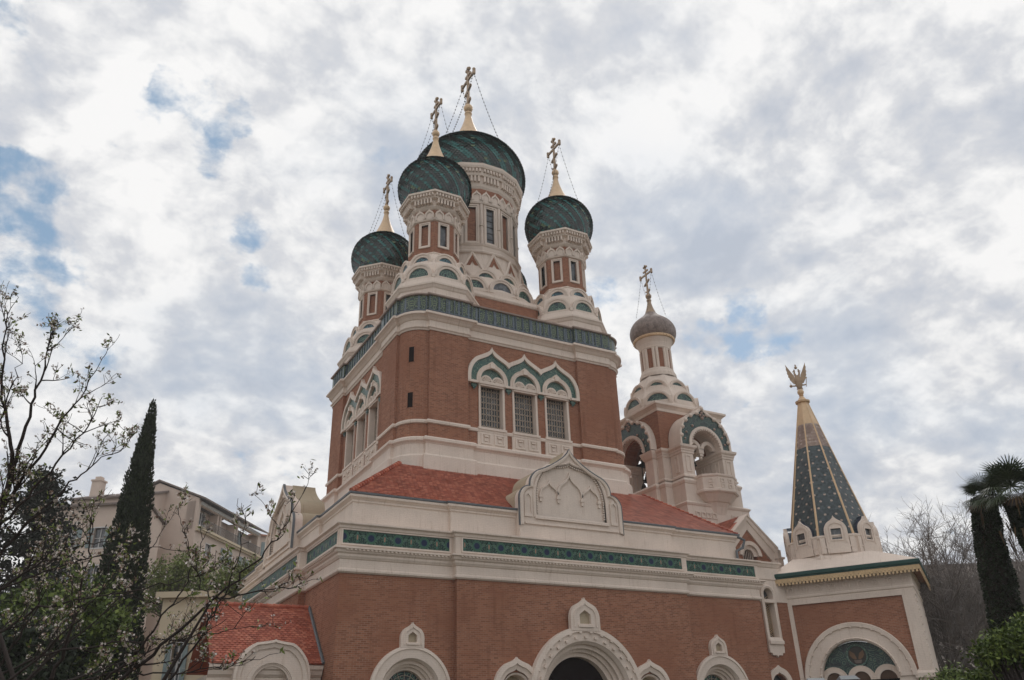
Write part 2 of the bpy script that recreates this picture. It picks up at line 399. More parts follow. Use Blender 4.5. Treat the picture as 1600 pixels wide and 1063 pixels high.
        if cap: fs += [tuple(range(n-1, -1, -1)), tuple(range((len(pts)-1)*n, len(pts)*n))]
        return s.add(vs, fs, mat, M)
    def ball(s, c, r, mat=0, n=10, M=None, sq=1.0):
        pr_ = [(max(1e-3, r*sin(pi*k/n)), c[2]-r*sq*cos(pi*k/n)) for k in range(n+1)]
        T = Matrix.Translation((c[0], c[1], 0)); T = (M @ T) if M is not None else T
        return s.lathe(pr_, max(8, n), mat, T)
    def teeth(s, path, z0, z1, o0, o1, w, gap, mat=0, closed=False, M=None):
        n = len(path)
        for i in range(n if closed else n-1):
            a, c = Vector(path[i]), Vector(path[(i+1) % n]); d = c-a; l = d.length
            if l < .4: continue
            d /= l; nn = Vector((d.y, -d.x)); k = int(l/(w+gap)); st = (l-k*(w+gap)+gap)/2
            for q in range(k):
                p = a+d*(st+q*(w+gap)); e = p+d*w
                vs = []
                for zz in (z0, z1):
                    for t in (p+nn*o0, e+nn*o0, e+nn*o1, p+nn*o1): vs.append((t.x, t.y, zz))
                s.add(vs, [(0,3,2,1),(4,5,6,7),(0,1,5,4),(1,2,6,5),(2,3,7,6),(3,0,4,7)], mat, M)
        return s
    def build(s, name, mats, parent=None, smooth=False, loc=None):
        me = bpy.data.meshes.new(name); me.from_pydata(s.v, [], s.f)
        for x in (mats if isinstance(mats, (list, tuple)) else [mats]): me.materials.append(MATS[x])
        if max(s.m, default=0) > 0: me.polygons.foreach_set('material_index', s.m)
        if smooth: me.polygons.foreach_set('use_smooth', [True]*len(s.f))
        me.update()
        o = bpy.data.objects.new(name, me); COL.objects.link(o)
        if loc is not None: o.location = loc
        if parent is not None: o.parent = parent
        return o
def empty(name, loc=(0, 0, 0)):
    o = bpy.data.objects.new(name, None); COL.objects.link(o); o.location = loc; o.empty_display_size = .5; return o
def tag(o, label, cat, group=None):
    o['label'] = label; o['category'] = cat
    if group: o['group'] = group
    return o
def arc(cx, cz, r, a0, a1, n, rz=None):
    rz = rz or r
    return [(cx+r*cos(radians(a0+(a1-a0)*i/n)), cz+rz*sin(radians(a0+(a1-a0)*i/n))) for i in range(n+1)]
def archline(cx, zb, zs, r, n=18):
    """stilted round arch from left foot to right foot"""
    return [(cx-r, zb)] + arc(cx, zs, r, 180, 0, n) + [(cx+r, zb)]
def ogee(cx, zb, zs, r, zt, n=10, a=52, k=.35):
    """keel arch: left foot up round the shoulder and reversing into the tip, down to the right foot"""
    L = [(cx-r, zb)] + arc(cx, zs, r, 180, 180-a, n)
    p0 = L[-1]; tx, tz = sin(radians(a)), cos(radians(a)) # tangent
    t = (zt-p0[1])*k; c1 = (p0[0]+tx*t*1.3, p0[1]+tz*t*1.0); c2 = (cx-.02, zt-(zt-p0[1])*.42)
    m_ = 8
    for i in range(1, m_+1):
        s = i/m_
        L.append(tuple((1-s)**3*p0[q]+3*(1-s)**2*s*c1[q]+3*(1-s)*s*s*c2[q]+s**3*(cx, zt)[q] for q in (0, 1)))
    return L + [(2*cx-x, z) for x, z in reversed(L[:-1])]
def scale_line(L, cx, cz, f): return [(cx+(x-cx)*f, cz+(z-cz)*f) for x, z in L]
def slope_tiles(mb, p0, p1, q0, q1, rowh, tw, mat=0, lift=.035, lap=1.5, matf=None):
    """real overlapping scale tiles on the slope p0-p1 (bottom) to q0-q1 (top)"""
    p0, p1, q0, q1 = map(Vector, (p0, p1, q0, q1))
    nrm = (p1-p0).cross(((q0+q1)-(p0+p1))*.5).normalized()
    if nrm.z < 0: nrm = -nrm
    H = ((q0+q1)/2-(p0+p1)/2).length; rows = max(1, int(H/rowh))
    for r in range(rows):
        t0 = r/rows; t1 = min((r+lap)/rows, 1.0); tm = (r+.28)/rows
        def pt(s, t, l): 
            a = p0.lerp(q0, t); c = p1.lerp(q1, t); return a + (c-a)*s + nrm*l
        W = ((p1.lerp(q1, t0))-(p0.lerp(q0, t0))).length; nn = max(1, round(W/tw)); off = .5*(r % 2)
        for i in range(nn+(1 if off else 0)):
            a = max(0, (i-off)/nn); c = min(1, (i+1-off)/nn); 
            if c-a < 1e-4: continue
            g_ = (c-a)*.04; a += g_; c -= g_; mid = (a+c)/2; j = random.uniform(-.006, .006)
            l0 = lift+j
            vs = [pt(a, t1, .004), pt(c, t1, .004), pt(c, tm, l0*.8), pt(mid+(c-a)*.25, t0, l0), pt(mid-(c-a)*.25, t0, l0), pt(a, tm, l0*.8)]
            mb.add(vs, [(0, 1, 2, 3, 4, 5)], matf(r, i, rows, nn) if matf else mat)
def spline(P, n):
    out = []
    for i in range(len(P)-1):
        p = [P[max(i-1, 0)], P[i], P[i+1], P[min(i+2, len(P)-1)]]
        for k in range(n):
            t = k/n
            out.append(tuple(.5*((2*p[1][q])+(-p[0][q]+p[2][q])*t+(2*p[0][q]-5*p[1][q]+4*p[2][q]-p[3][q])*t*t+(-p[0][q]+3*p[1][q]-3*p[2][q]+p[3][q])*t**3) for q in (0, 1)))
    return out+[tuple(P[-1])]
def resample(L, n):
    d = [0]
    for a, c in zip(L, L[1:]): d.append(d[-1]+sqrt((a[0]-c[0])**2+(a[1]-c[1])**2))
    out = []; k = 0
    for i in range(n+1):
        t = d[-1]*i/n
        while k < len(L)-2 and d[k+1] < t: k += 1
        s = (t-d[k])/max(1e-9, d[k+1]-d[k]); out.append((L[k][0]+(L[k+1][0]-L[k][0])*s, L[k][1]+(L[k+1][1]-L[k][1])*s))
    return out
def onion_tiles(prof, ncols, nrows, period, teal, lift=.05, seed=1):
    rnd = random.Random(seed); mb = MB(); R = resample(spline(prof, 12), nrows)
    mb.lathe(R, 48, 0)
    def P(i, a, l):
        i = min(i, nrows); k = int(i); t = i-k; k2 = min(k+1, nrows)
        r = R[k][0]*(1-t)+R[k2][0]*t; z = R[k][1]*(1-t)+R[k2][1]*t
        a0, a1 = R[max(k-1, 0)], R[min(k+1, nrows)]; dx, dz_ = a1[0]-a0[0], a1[1]-a0[1]; ln = sqrt(dx*dx+dz_*dz_) or 1
        nr, nz = dz_/ln, -dx/ln
        return ((r+nr*l)*cos(a), (r+nr*l)*sin(a), z+nz*l)
    for i in range(nrows):
        for j in range(ncols):
            a = 2*pi*(j-.5*i)/ncols; h = pi/ncols*.93; l = lift+rnd.uniform(-.008, .008); tw_ = rnd.uniform(-.012, .012)
            vs = [P(i+1.5, a-h, .004), P(i+1.5, a+h, .004), P(i+.5, a+h, l*.75+tw_), P(i, a+h*.12, l*1.3), P(i, a-h*.12, l*1.3), P(i+.5, a-h, l*.75-tw_)]
            q = j % period; x = rnd.random()
            mt = (1 if x < .74 else 3) if (q < teal and x < .93) else (3 if x < .12 else 0)
            if x > .985: mt = 2
            mb.add(vs, [(0, 1, 2, 3, 4, 5)], mt)
    return mb
def ngon(ap, n, ph=0.0):
    """regular outline walked with its outside on the right; face normals at ph + k*360/n"""
    R = ap/cos(pi/n)
    return [(R*cos(radians(ph)+2*pi*(k-.5)/n), R*sin(radians(ph)+2*pi*(k-.5)/n)) for k in range(n)]
def faceM(ap, deg):
    """local frame on the face whose outward normal points at deg: x along the face, y inwards"""
    return Matrix.Rotation(radians(deg+90), 4, 'Z') @ Matrix.Translation((0, -ap, 0))

# ------------------------------------------------------------------ ground
gm = MB(); gm.add([(-380, -380, 0), (380, -380, 0), (380, 380, 0), (-380, 380, 0)], [(0, 1, 2, 3)])
g_ = gm.build('ground', 'ground_mat'); g_['kind'] = 'structure'

# ================================================================== CATHEDRAL
CA = tag(empty('cathedral'), 'red brick and white stone orthodox cathedral with green tiled onion domes and golden crosses', 'cathedral')
L = 11.62; LP = 11.92; XS = 6.42; XE = 11.65
# ---- lower walls ---------------------------------------------------
def circ(cx, cz, r, zb, n=28):   # round-headed opening
    a = math.asin(max(-1, min(1, (zb-cz)/r))) if zb > cz-r else -pi/2
    return [(cx+r*cos(t), cz+r*sin(t)) for t in [pi-a-(pi-2*a)*i/n for i in range(n+1)]]
low = MB()
F0 = frame(0, 0, 0, 0); FL = frame(0, 0, 0, -90)
ZB = 8.25
def wallrect(u0, u1, z0, z1): return [(u0, z0), (u1, z0), (u1, z1), (u0, z1)]
# front: left third, projecting middle, right third (each with its opening)
def arch_hole(cx, cz, r): return [(cx+r, 0.6)] + [(cx+r*cos(t), cz+r*sin(t)) for t in [pi*i/24 for i in range(25)]] + [(cx-r, .6)]
HA = arch_hole(-8.38, 3.68, 1.30); HC = arch_hole(8.18, 3.68, 1.30); HP = arch_hole(-.05, 3.42, 2.45)
HL = arch_hole(-3.6, 3.75, .72); HR = arch_hole(3.6, 3.75, .72)
low.plate(wallrect(-L, -XS, 0, ZB), [HA], -L, -L+.7, 0, F0)
low.plate(wallrect(XS, XE, 0, ZB), [HC], -L, -L+.7, 0, F0)
low.plate(wallrect(-XS, XS, 0, ZB), [HP, HL, HR], -LP, -LP+.7, 0, F0)
# left side: same plan turned
low.plate(wallrect(-L, -XS, 0, ZB), [], -L, -L+.7, 0, FL); low.plate(wallrect(XS, L-.7, 0, ZB), [], -L, -L+.7, 0, FL)
low.plate(wallrect(-XS, XS, 0, ZB), [], -LP, -LP+.7, 0, FL)
low.box(-L+.3, L-.3, L-.4, L, 0, ZB); low.box(L-.4, L, -L+1, L, 0, ZB)
low.build('lower_wall', 'brick', CA)
path = [(-L, L), (-L, XS), (-LP, XS), (-LP, -XS), (-L, -XS), (-L, -L), (-XS, -L), (-XS, -LP), (XS, -LP), (XS, -L), (XE, -L), (XE, -L+.25)]
cor = MB()
cor.sweep(path, [(-.3, 8.24), (.05, 8.24), (.12, 8.30), (.12, 8.38), (.05, 8.44), (.05, 8.80), (.09, 8.82), (.16, 8.92), (.16, 9.0), (.24, 9.06), (.28, 9.16), (.36, 9.20), (.36, 9.27), (.12, 9.30),
                 (.12, 10.06), (.17, 10.08), (.20, 10.18), (.30, 10.24), (.30, 10.31), (-.5, 10.36)])
cor.teeth(path, 9.13, 9.20, .2, .34, .09, .09)
cor.build('lower_cornice', 'stone', CA)
EP = 11.05
pp = [(-EP, EP), (-EP, XS), (-EP-.15, XS), (-EP-.15, -XS), (-EP, -XS), (-EP, -EP), (-XS, -EP), (-XS, -EP-.15), (XS, -EP-.15), (XS, -EP), (EP, -EP), (EP, EP)]
par = MB()
par.sweep(pp, [(.06, 10.30), (.06, 10.45), (0, 10.5), (0, 11.40), (.05, 11.44), (.05, 11.52), (.12, 11.58), (.20, 11.64), (.20, 11.74), (-.4, 11.76)])
par.build('parapet', 'stone', CA)
gut = MB()
gut.sweep(pp, [(.14, 11.75), (.23, 11.76), (.24, 11.84), (.20, 11.86), (.19, 11.79), (.05, 11.80)])
# downpipe by the right end of the parapet
gut.tube([(11.1, -11.25, 11.7), (11.45, -11.4, 11.5), (11.35, -11.3, 11.1), (10.95, -11.2, 10.9), (10.95, -11.18, 10.3)], .08, 8)
gut.build('gutter', 'lead', CA)
# tile frieze panels with raised stone frames
fp = MB(); fr = MB()
def fpanel(u0, u1, d, M):
    fp.add([(u0, d-.125, 9.44), (u1, d-.125, 9.44), (u1, d-.125, 10.0), (u0, d-.125, 10.0)], [(0, 1, 2, 3)], 0, M)
    A = [(u0, 9.44), (u1, 9.44), (u1, 10.0), (u0, 10.0)]; B = [(u0-.07, 9.37), (u1+.07, 9.37), (u1+.07, 10.05), (u0-.07, 10.05)]
    fr.ribbon(A, B, [(0, d-.115), (0, d-.17), (1, d-.17), (1, d-.11)], True, 0, M)
for M in (F0, FL):
    fpanel(-11.62, -6.72, -L, M); fpanel(-6.2, 6.2, -LP, M); fpanel(6.72, 11.5, -L, M)
fp.build('tile_frieze', 'frieze_tile', CA); fr.build('frieze_frame', 'stone', CA)
# ---- lower windows and portal ----------------------------------------
def recess(mb, cx, cz, rs, ds, M, zb=.6, mat=0):
    """stepped round recess: pairs of radius and depth"""
    Ls = [[(cx+r*cos(t), cz+r*sin(t)) for t in [pi-pi*i/32 for i in range(33)]] for r in rs]
    Ls = [[(l[0][0], zb)]+l+[(l[-1][0], zb)] for l in Ls]
    n = len(Ls[0]); vs = []; fs = []
    for l, d in zip(Ls, ds): vs += [(x, d, z) for x, z in l]
    for k in range(len(Ls)-1):
        for i in range(n-1): fs.append((k*n+i, k*n+i+1, (k+1)*n+i+1, (k+1)*n+i))
    mb.add(vs, fs, mat, M)
def grille_lines(mb, cx, cz, w, h, d, M, step=.36, mat=0, r=.016):
    """a lattice of overlapping rings"""
    nx = max(1, round(w/step)); nz = max(1, round(h/step)); sx, sz = w/nx, h/nz
    for i in range(nx+1):
        for j in range(nz+1):
            x0, z0 = cx-w/2+i*sx, cz-h/2+j*sz
            pts = [(x0+sx*.62*cos(t), z0+sz*.62*sin(t)) for t in [2*pi*q/12 for q in range(12)]]
            for q in range(12):
                a, c = pts[q], pts[(q+1) % 12]; mx, mz = (a[0]+c[0])/2, (a[1]+c[1])/2
                if abs(mx-cx) > w/2 or abs(mz-cz) > h/2: continue
                mb.tube([(a[0], d, a[1]), (c[0], d, c[1])], r, 4, mat, M, cap=False)
    for i in range(nx+1):
        x = cx-w/2+i*sx; mb.tube([(x, d, cz-h/2), (x, d, cz+h/2)], r, 4, mat, M, cap=False)
def crest(mb, cx, zb, w, zt, d, M, niche=True):
    """little keel-arched crest with a niche standing on an arch"""
    hh = (zt-zb)
    O = ogee(cx, zb, zb+hh*.36, w, zt, 8, 42, .36)
    nw = w*.38; N = [(cx-nw, zb+hh*.20), (cx+nw, zb+hh*.20), (cx+nw, zb+hh*.48), (cx, zb+hh*.62), (cx-nw, zb+hh*.48)]
    mb.plate(O, [N], d, d+.22, 0, M)
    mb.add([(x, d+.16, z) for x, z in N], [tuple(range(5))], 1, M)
    I = scale_line(O, cx, zb+hh*.4, .80); mb.ribbon(I, scale_line(O, cx, zb+hh*.4, .70), [(0, d-.001), (0, d-.04), (1, d-.04), (1, d-.001)], False, 0, M)
    mb.box(cx-nw*1.4, cx+nw*1.4, d-.06, d+.05, zb+hh*.10, zb+hh*.17, 0, M)
def round_window(name, cx, y, M):
    f = MB()
    f_o = [(cx+1.78*cos(t), 3.68+1.78*sin(t)) for t in [pi-pi*i/32 for i in range(33)]]; f_i = [(cx+1.30*cos(t), 3.68+1.30*sin(t)) for t in [pi-pi*i/32 for i in range(33)]]
    f_o = [(f_o[0][0], .6)]+f_o+[(f_o[-1][0], .6)]; f_i = [(f_i[0][0], .6)]+f_i+[(f_i[-1][0], .6)]
    f.ribbon(f_i, f_o, [(0, y+.02), (0, y-.12), (.72, y-.15), (.74, y-.20), (1, y-.18), (1, y)], False, 0, M)
    recess(f, cx, 3.68, [1.30, 1.22, 1.22, 1.10, 1.10, 1.0, 1.0, .88, .88], [y-.10, y+.05, y+.16, y+.18, y+.30, y+.34, y+.46, y+.5, y+.75], M)
    crest(f, cx, 5.38, .52, 6.38, y-.2, M)
    o = f.build('window_surround', ['stone', 'stone_dark'], CA)
    gl = MB(); gl.add([(x, y+.7, z) for x, z in [(cx+.88*cos(t), 3.68+.88*sin(t)) for t in [2*pi*i/32 for i in range(32)]]]+[(cx-.88, y+.7, .6), (cx+.88, y+.7, .6)], [tuple(range(32))], 0, M)
    gl.add([(cx-.88, y+.71, .6), (cx+.88, y+.71, .6), (cx+.88, y+.71, 3.68), (cx-.88, y+.71, 3.68)], [(0, 1, 2, 3)], 0, M)
    gl.build('stained_glass', 'kok_tile', o)
    gr = MB()
    for k in range(5):
        gr.tube([(cx+.86*cos(t)*(k+1)/5, y+.66, 3.68+.86*sin(t)*(k+1)/5) for t in [pi*i/16 for i in range(17)]], .014, 4, 0, M)
    for k in range(9):
        t = pi*k/8; gr.tube([(cx, y+.66, 3.68), (cx+.88*cos(t), y+.66, 3.68+.88*sin(t))], .014, 4, 0, M)
    gr.build('grille', 'grille', o)
round_window('w', -8.38, -L, F0); round_window('w', 8.18, -L, F0)
po = MB(); y = -LP; cx = -.05
def halfring(r, cz, zb=.6, n=40): 
    l = [(cx+r*cos(t), cz+r*sin(t)) for t in [pi-pi*i/n for i in range(n+1)]]; return [(l[0][0], zb)]+l+[(l[-1][0], zb)]
po.ribbon(halfring(2.40, 3.42), halfring(3.02, 3.42), [(0, y+.05), (0, y-.22), (.62, y-.24), (.64, y-.32), (1, y-.30), (1, y)], False, 0, F0)
recess(po, cx, 3.42, [2.40, 2.28, 2.28, 2.12, 2.12, 1.98, 1.98, 1.80, 1.80], [y-.2, y-.05, y+.1, y+.14, y+.32, y+.36, y+.5, y+.55, y+.95], F0)
for k in range(15):        # raised studs set round the archivolt
    t = pi*(k+.5)/15
    for rr, off in ((2.56, 0), (2.78, .5)):
        tt = t+off*pi/15; M2 = F0 @ Matrix.Translation((cx+rr*cos(tt), y-.28, 3.42+rr*sin(tt))) @ Matrix.Rotation(-(tt-pi/2), 4, 'Y')
        po.box(-.07, .07, -.05, .05, -.05, .05, 0, M2)
crest(po, cx, 6.25, .80, 7.72, y-.34, F0)
po.build('portal', ['stone', 'stone_dark'], CA)
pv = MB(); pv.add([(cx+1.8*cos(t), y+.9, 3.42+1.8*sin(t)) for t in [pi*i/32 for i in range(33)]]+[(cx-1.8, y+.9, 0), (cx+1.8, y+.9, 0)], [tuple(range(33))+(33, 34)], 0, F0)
pv.build('portal_doorway', 'opening_shade', CA)  # flat dark sheet in place of the shade inside the doorway
for sx, apex in ((-3.62, 5.08), (3.55, 5.1)):
    f = MB(); y = -LP
    O = ogee(sx, .6, 3.82, 1.12, apex, 10, 60); 
    I = ogee(sx, .6, 3.82, .70, 4.60, 10, 60)
    f.ribbon(I, O, [(0, y+.02), (0, y-.08), (.45, y-.12), (.5, y-.20), (1, y-.18), (1, y)], False, 0, F0)
    recess(f, sx, 3.75, [.70, .62, .62], [y-.06, y, y+.55], F0)
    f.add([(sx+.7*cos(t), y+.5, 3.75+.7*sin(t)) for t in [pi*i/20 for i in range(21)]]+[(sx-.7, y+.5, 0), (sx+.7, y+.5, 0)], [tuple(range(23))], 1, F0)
    f.build('side_arch', ['stone', 'stone_dark'], CA)
# ---- west link wall with the narrow window ----------------------------
YW = -11.37
lk = MB()
lk.plate(wallrect(XE, 13.95, 0, 8.24), [[(12.0, 6.2), (13.0, 6.2), (13.0, 8.2), (12.0, 8.2)], arch_hole(12.42, 4.0, .55)], YW, YW+.5, 0, F0)
lk.build('link_wall', 'brick', CA)
lc = MB()
lc.plate(wallrect(XE, 14.1, 8.24, 10.1), [[(12.0, 8.25), (13.0, 8.25), (13.0, 8.6)]+arc(12.5, 8.6, .5, 0, 180, 12)[1:]], YW-.05, YW+.4, 0, F0)
lc.sweep([(XE-.02, YW-.05), (13.5, YW-.05), (13.5, YW+.6)], [(0, 9.4), (.05, 9.43), (.05, 10.05), (.10, 10.10), (.16, 10.22), (.22, 10.28), (.22, 10.36), (-.3, 10.40)])
lc.build('link_parapet', 'stone', CA)
nw = MB()
O = [(11.98, 5.9)] + arc(12.5, 8.62, .53, 180, 0, 16) + [(13.03, 5.9)]; I = [(12.16, 6.4)] + arc(12.5, 8.62, .34, 180, 0, 16) + [(12.84, 6.4)]
nw.ribbon(I, O, [(0, YW+.34), (0, YW-.12), (.5, YW-.16), (1, YW-.12), (1, YW+.02)], True, 0, F0)
nw.box(12.10, 12.90, YW-.16, YW+.3, 8.18, 8.36, 0, F0)
nw.add([(12.1, YW-.13, 6.4), (12.9, YW-.13, 6.4), (13.0, YW-.24, 6.2), (12.0, YW-.24, 6.2)], [(0, 1, 2, 3)], 0, F0)
nw.box(12.0, 13.0, YW-.24, YW-.02, 6.05, 6.2, 0, F0)
nw.plate([(11.95, 5.95), (11.98, 5.62), (12.12, 5.62), (12.16, 5.5), (12.44, 5.5), (12.5, 5.4), (12.56, 5.5), (12.84, 5.5), (12.88, 5.62), (13.02, 5.62), (13.05, 5.95)], [], YW-.13, YW, 0, F0)
nwo = nw.build('window_surround', 'stone', CA)
q = MB(); q.plate([(12.15, 6.38), (12.85, 6.38)]+arc(12.5, 8.62, .35, 0, 180, 12), [], YW+.3, YW+.33, 0, F0); q.build('glass_pane', 'glass', nwo)
q = MB()
for k in range(16):
    zz = 6.4+k*.12
    for s_ in (-1, 1): q.tube([(12.5-.34*s_, YW+.26, zz), (12.5+.34*s_, YW+.26, zz+.42)], .012, 4, 0, F0)
q.build('grille', 'gold', nwo)
f = MB(); O = ogee(12.42, .6, 4.05, .86, 5.02, 10, 62); I = ogee(12.42, .6, 4.05, .56, 4.68, 10, 62)
f.ribbon(I, O, [(0, YW+.3), (0, YW-.1), (1, YW-.12), (1, YW)], False, 0, F0)
f.add([(12.42+.6*cos(t), YW+.3, 4.0+.6*sin(t)) for t in [pi*i/20 for i in range(21)]]+[(11.8, YW+.3, 0), (13.0, YW+.3, 0)], [tuple(range(23))], 1, F0)
f.build('window_surround', ['stone', 'glass'], CA)
# ---- roof -----------------------------------------------------------
rf = MB(); ze, zr, er, tr = 11.80, 14.62, 11.22, 7.62
base = [((-er, -er, ze), (er, -er, ze), (-tr, -tr, zr), (tr, -tr, zr)), ((-er, er, ze), (-er, -er, ze), (-tr, tr, zr), (-tr, -tr, zr)),
        ((er, -er, ze), (er, er, ze), (tr, -tr, zr), (tr, tr, zr)), ((er, er, ze), (-er, er, ze), (tr, tr, zr), (-tr, tr, zr))]
for k, (a, c, d, e) in enumerate(base):
    rf.add([(p[0], p[1], p[2]-.02) for p in (a, c, e, d)], [(0, 1, 2, 3)], 0)
    if k < 2: slope_tiles(rf, a, c, d, e, .165, .21)
def hip(mb, a, c, n, r=.10):
    a, c = Vector(a), Vector(c)
    for i in range(n):
        p = a.lerp(c, i/n); e = a.lerp(c, (i+1.15)/n); mb.tube([p+Vector((0, 0, .09)), p.lerp(e, .5)+Vector((0, 0, .07)), e+Vector((0, 0, .03))], [r*1.1, r, r*.75], 8)
hip(rf, (-er, -er, ze), (-tr, -tr, zr), 22); hip(rf, (er, -er, ze), (tr, -tr, zr), 22, .05)
rf.build('tiled_roof', 'roof_tile', CA)
# ---- great keel gables on the parapet ---------------------------------
def gable_line(o=0.0, zb=11.0, zt=15.12):
    h = [(-2.98-o, zb), (-2.98-o, 12.35)] + [(-2.98-o+.62*(1-cos(t)), 12.35+.62*sin(t)+o*sin(t)) for t in [pi/2*i/6 for i in range(1, 7)]]
    h += [(-2.36-o+.0, 13.05+o)] + [(-2.36-o+(1.0)*(1-cos(t)), 13.05+o+.88*sin(t)) for t in [pi/2*i/8*.80 for i in range(1, 9)]]
    p = h[-1]
    for i in range(1, 8):
        s = i/7; c1 = (p[0]+.55, p[1]+.22); c2 = (-.12, zt+o*1.3-.42)
        h.append(tuple((1-s)**3*p[q]+3*(1-s)**2*s*c1[q]+3*(1-s)*s*s*c2[q]+s**3*(0, zt+o*1.3)[q] for q in (0, 1)))
    return h + [(-x, z) for x, z in reversed(h[:-1])]
def great_gable(M):
    d = -11.60
    g = MB(); O = gable_line(); 
    n_ = ogee(0, 11.55, 12.5, 2.05, 14.42, 12, 50, .3)
    g.plate(O, [n_], d, d+1.7, 0, M)
    g.ribbon(scale_line(O, 0, 12.2, .93), O, [(0, d), (.1, d-.10), (.8, d-.13), (1, d-.08), (1, d)], False, 0, M)
    g.ribbon(n_, scale_line(n_, 0, 12.8, 1.08), [(0, d+.13), (0, d-.03), (.5, d-.07), (1, d-.03), (1, d)], True, 0, M)
    # beading inside the keel arch
    bd = resample(scale_line(n_, 0, 12.8, .955), 64)
    for x, z in bd[1:-1]: g.box(x-.035, x+.035, d+.02, d+.13, z-.035, z+.035, 0, M)
    g.add([(x, d+.13, z) for x, z in n_], [tuple(range(len(n_)))], 0, M)
    # three blind arches with pendants
    for cx_, r_, zs_, zt_ in ((-1.22, .48, 12.62, 13.28), (0, .66, 12.75, 13.78), (1.22, .48, 12.62, 13.28)):
        A = ogee(cx_, zs_-.02, zs_, r_, zt_, 8, 50); g.ribbon(A, scale_line(A, cx_, zs_, 1.17), [(0, d+.128), (0, d+.03), (1, d+.03), (1, d+.128)], False, 0, M)
    for x in (-.70, .70, 1.72, -1.72):
        g.box(x-.10, x+.10, d+.01, d+.13, 12.50, 12.64, 0, M); g.box(x-.06, x+.06, d+.04, d+.13, 12.30, 12.50, 0, M)
    # side strips with small round panels and base mouldings
    for s_ in (-1, 1):
        A = [(s_*2.72, 11.45), (s_*2.30, 11.45), (s_*2.30, 12.55), (s_*2.50, 12.78), (s_*2.72, 12.55)]
        g.ribbon(scale_line(A, s_*2.52, 12.0, .74), A, [(0, d+.0), (0, d-.06), (1, d-.06), (1, d)], True, 0, M)
    g.box(-2.15, 2.15, d-.10, d+.0, 11.38, 11.50, 0, M); g.box(-2.72, 2.72, d-.08, d+.0, 11.10, 11.20, 0, M)
    g.box(-3.0, 3.0, d-.02, d+1.5, 10.3, 11.0, 0, M)
    o = g.build('keel_gable', 'stone', CA)
    # the barrel roof behind, weathered ochre
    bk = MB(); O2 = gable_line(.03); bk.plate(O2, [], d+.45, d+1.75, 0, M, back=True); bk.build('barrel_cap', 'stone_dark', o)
    ed = MB(); ed.ribbon(gable_line(.01), gable_line(.045), [(0, d+.04), (0, d-.09), (1, d-.09), (1, d+.04)], False, 0, M); ed.build('lead_edging', 'lead', o)
great_gable(F0); great_gable(FL)

# ---- main tower -------------------------------------------------------
H = 7.5; HR_ = 6.07; HP_ = 3.71; HI = 7.3; rc = 1.28
def qcirc(sx, sy, a0):
    return [(sx*HR_+rc*cos(radians(a0+90*i/8)), sy*HR_+rc*sin(radians(a0+90*i/8))) for i in range(9)]
def tower_path():
    P = []
    P += [(-HP_, -HI), (HP_, -HI), (HP_, -H), (HR_, -H)] + qcirc(1, -1, -90)
    P += [(H, -HR_), (H, -HP_), (HI, -HP_), (HI, HP_), (H, HP_), (H, HR_)] + qcirc(1, 1, 0)
    P += [(HR_, H), (HP_, H), (HP_, HI), (-HP_, HI), (-HP_, H), (-HR_, H)] + qcirc(-1, 1, 90)
    P += [(-H, HR_), (-H, HP_), (-HI, HP_), (-HI, -HP_), (-H, -HP_), (-H, -HR_)] + qcirc(-1, -1, 180) + [(-HR_, -H), (-HP_, -H)]
    return P
TP = tower_path()
k0 = TP.index((HP_, -H)); TPc = TP[k0:]+TP[:k0]
tb = MB()
# brick: corner masses swept, the middle bays as plates with window openings
def seg(i0pt, i1pt):
    i, j = TPc.index(i0pt), TPc.index(i1pt); return TPc[i:j+1]
cornA = seg((HP_, -H), (HI, -HP_)); cornB = seg((HI, HP_), (HP_, HI)); cornC = seg((-HP_, HI), (-HI, HP_)); cornD = seg((-HI, -HP_), (-HP_, -H))+[(-HP_, -HI)]
cornA = [(HP_, -HI)]+cornA
for cpt in (cornA, cornB, cornC, cornD): tb.sweep(cpt, [(0, 16.25), (0, 22.72)], False)
WC = (-2.16, 0.0, 2.16); ww_ = .73
holes_t = [wallrect(c-ww_, c+ww_, 17.42, 20.05) for c in WC]
for M in (F0, FL): tb.plate(wallrect(-HP_, HP_, 16.25, 22.72), holes_t, -HI, -HI+.55, 0, M)
tb.box(HI-.3, HI, -HP_, HP_, 16.25, 22.72); tb.box(-HP_, HP_, HI-.3, HI, 16.25, 22.72)
tb.build('tower_wall', 'brick', CA)
tw = MB()
tw.sweep(TPc, [(.35, 14.0), (.35, 15.22), (.30, 15.30), (.22, 15.34), (.20, 15.9), (.26, 15.98), (.36, 16.06), (.36, 16.2), (.28, 16.28), (0.01, 16.36)], True)
tw.build('tower_plinth', 'stone', CA)
sc_ = MB()
sc_.sweep(TPc, [(0, 17.12), (.08, 17.14), (.10, 17.24), (.08, 17.32), (0.0, 17.34)], True)
sc_.build('string_course', 'stone', CA)
tc_ = MB()
tc_.sweep(TPc, [(-.2, 22.70), (.05, 22.70), (.08, 22.78), (.15, 22.84), (.15, 22.90), (.07, 22.94), (.07, 23.28), (.14, 23.32), (.22, 23.42), (.34, 23.52), (.42, 23.56), (.42, 23.68), (.34, 23.74), (.18, 23.84), (-.5, 23.86)], True)
tc_.build('tower_cornice', 'stone', CA)
bdm = MB(); bdm.sweep(TPc, [(.12, 23.85), (.12, 24.88)], True)
bdm.build('tile_band', 'band_tile', CA)
bp_ = MB(); 
bp_.teeth(TPc, 23.88, 24.86, .10, .17, .07, .42, 0, True)
bp_.sweep(TPc, [(.1, 23.86), (.2, 23.87), (.2, 23.93), (.1, 23.95)], True)
bp_.build('band_posts', 'band_post', CA)
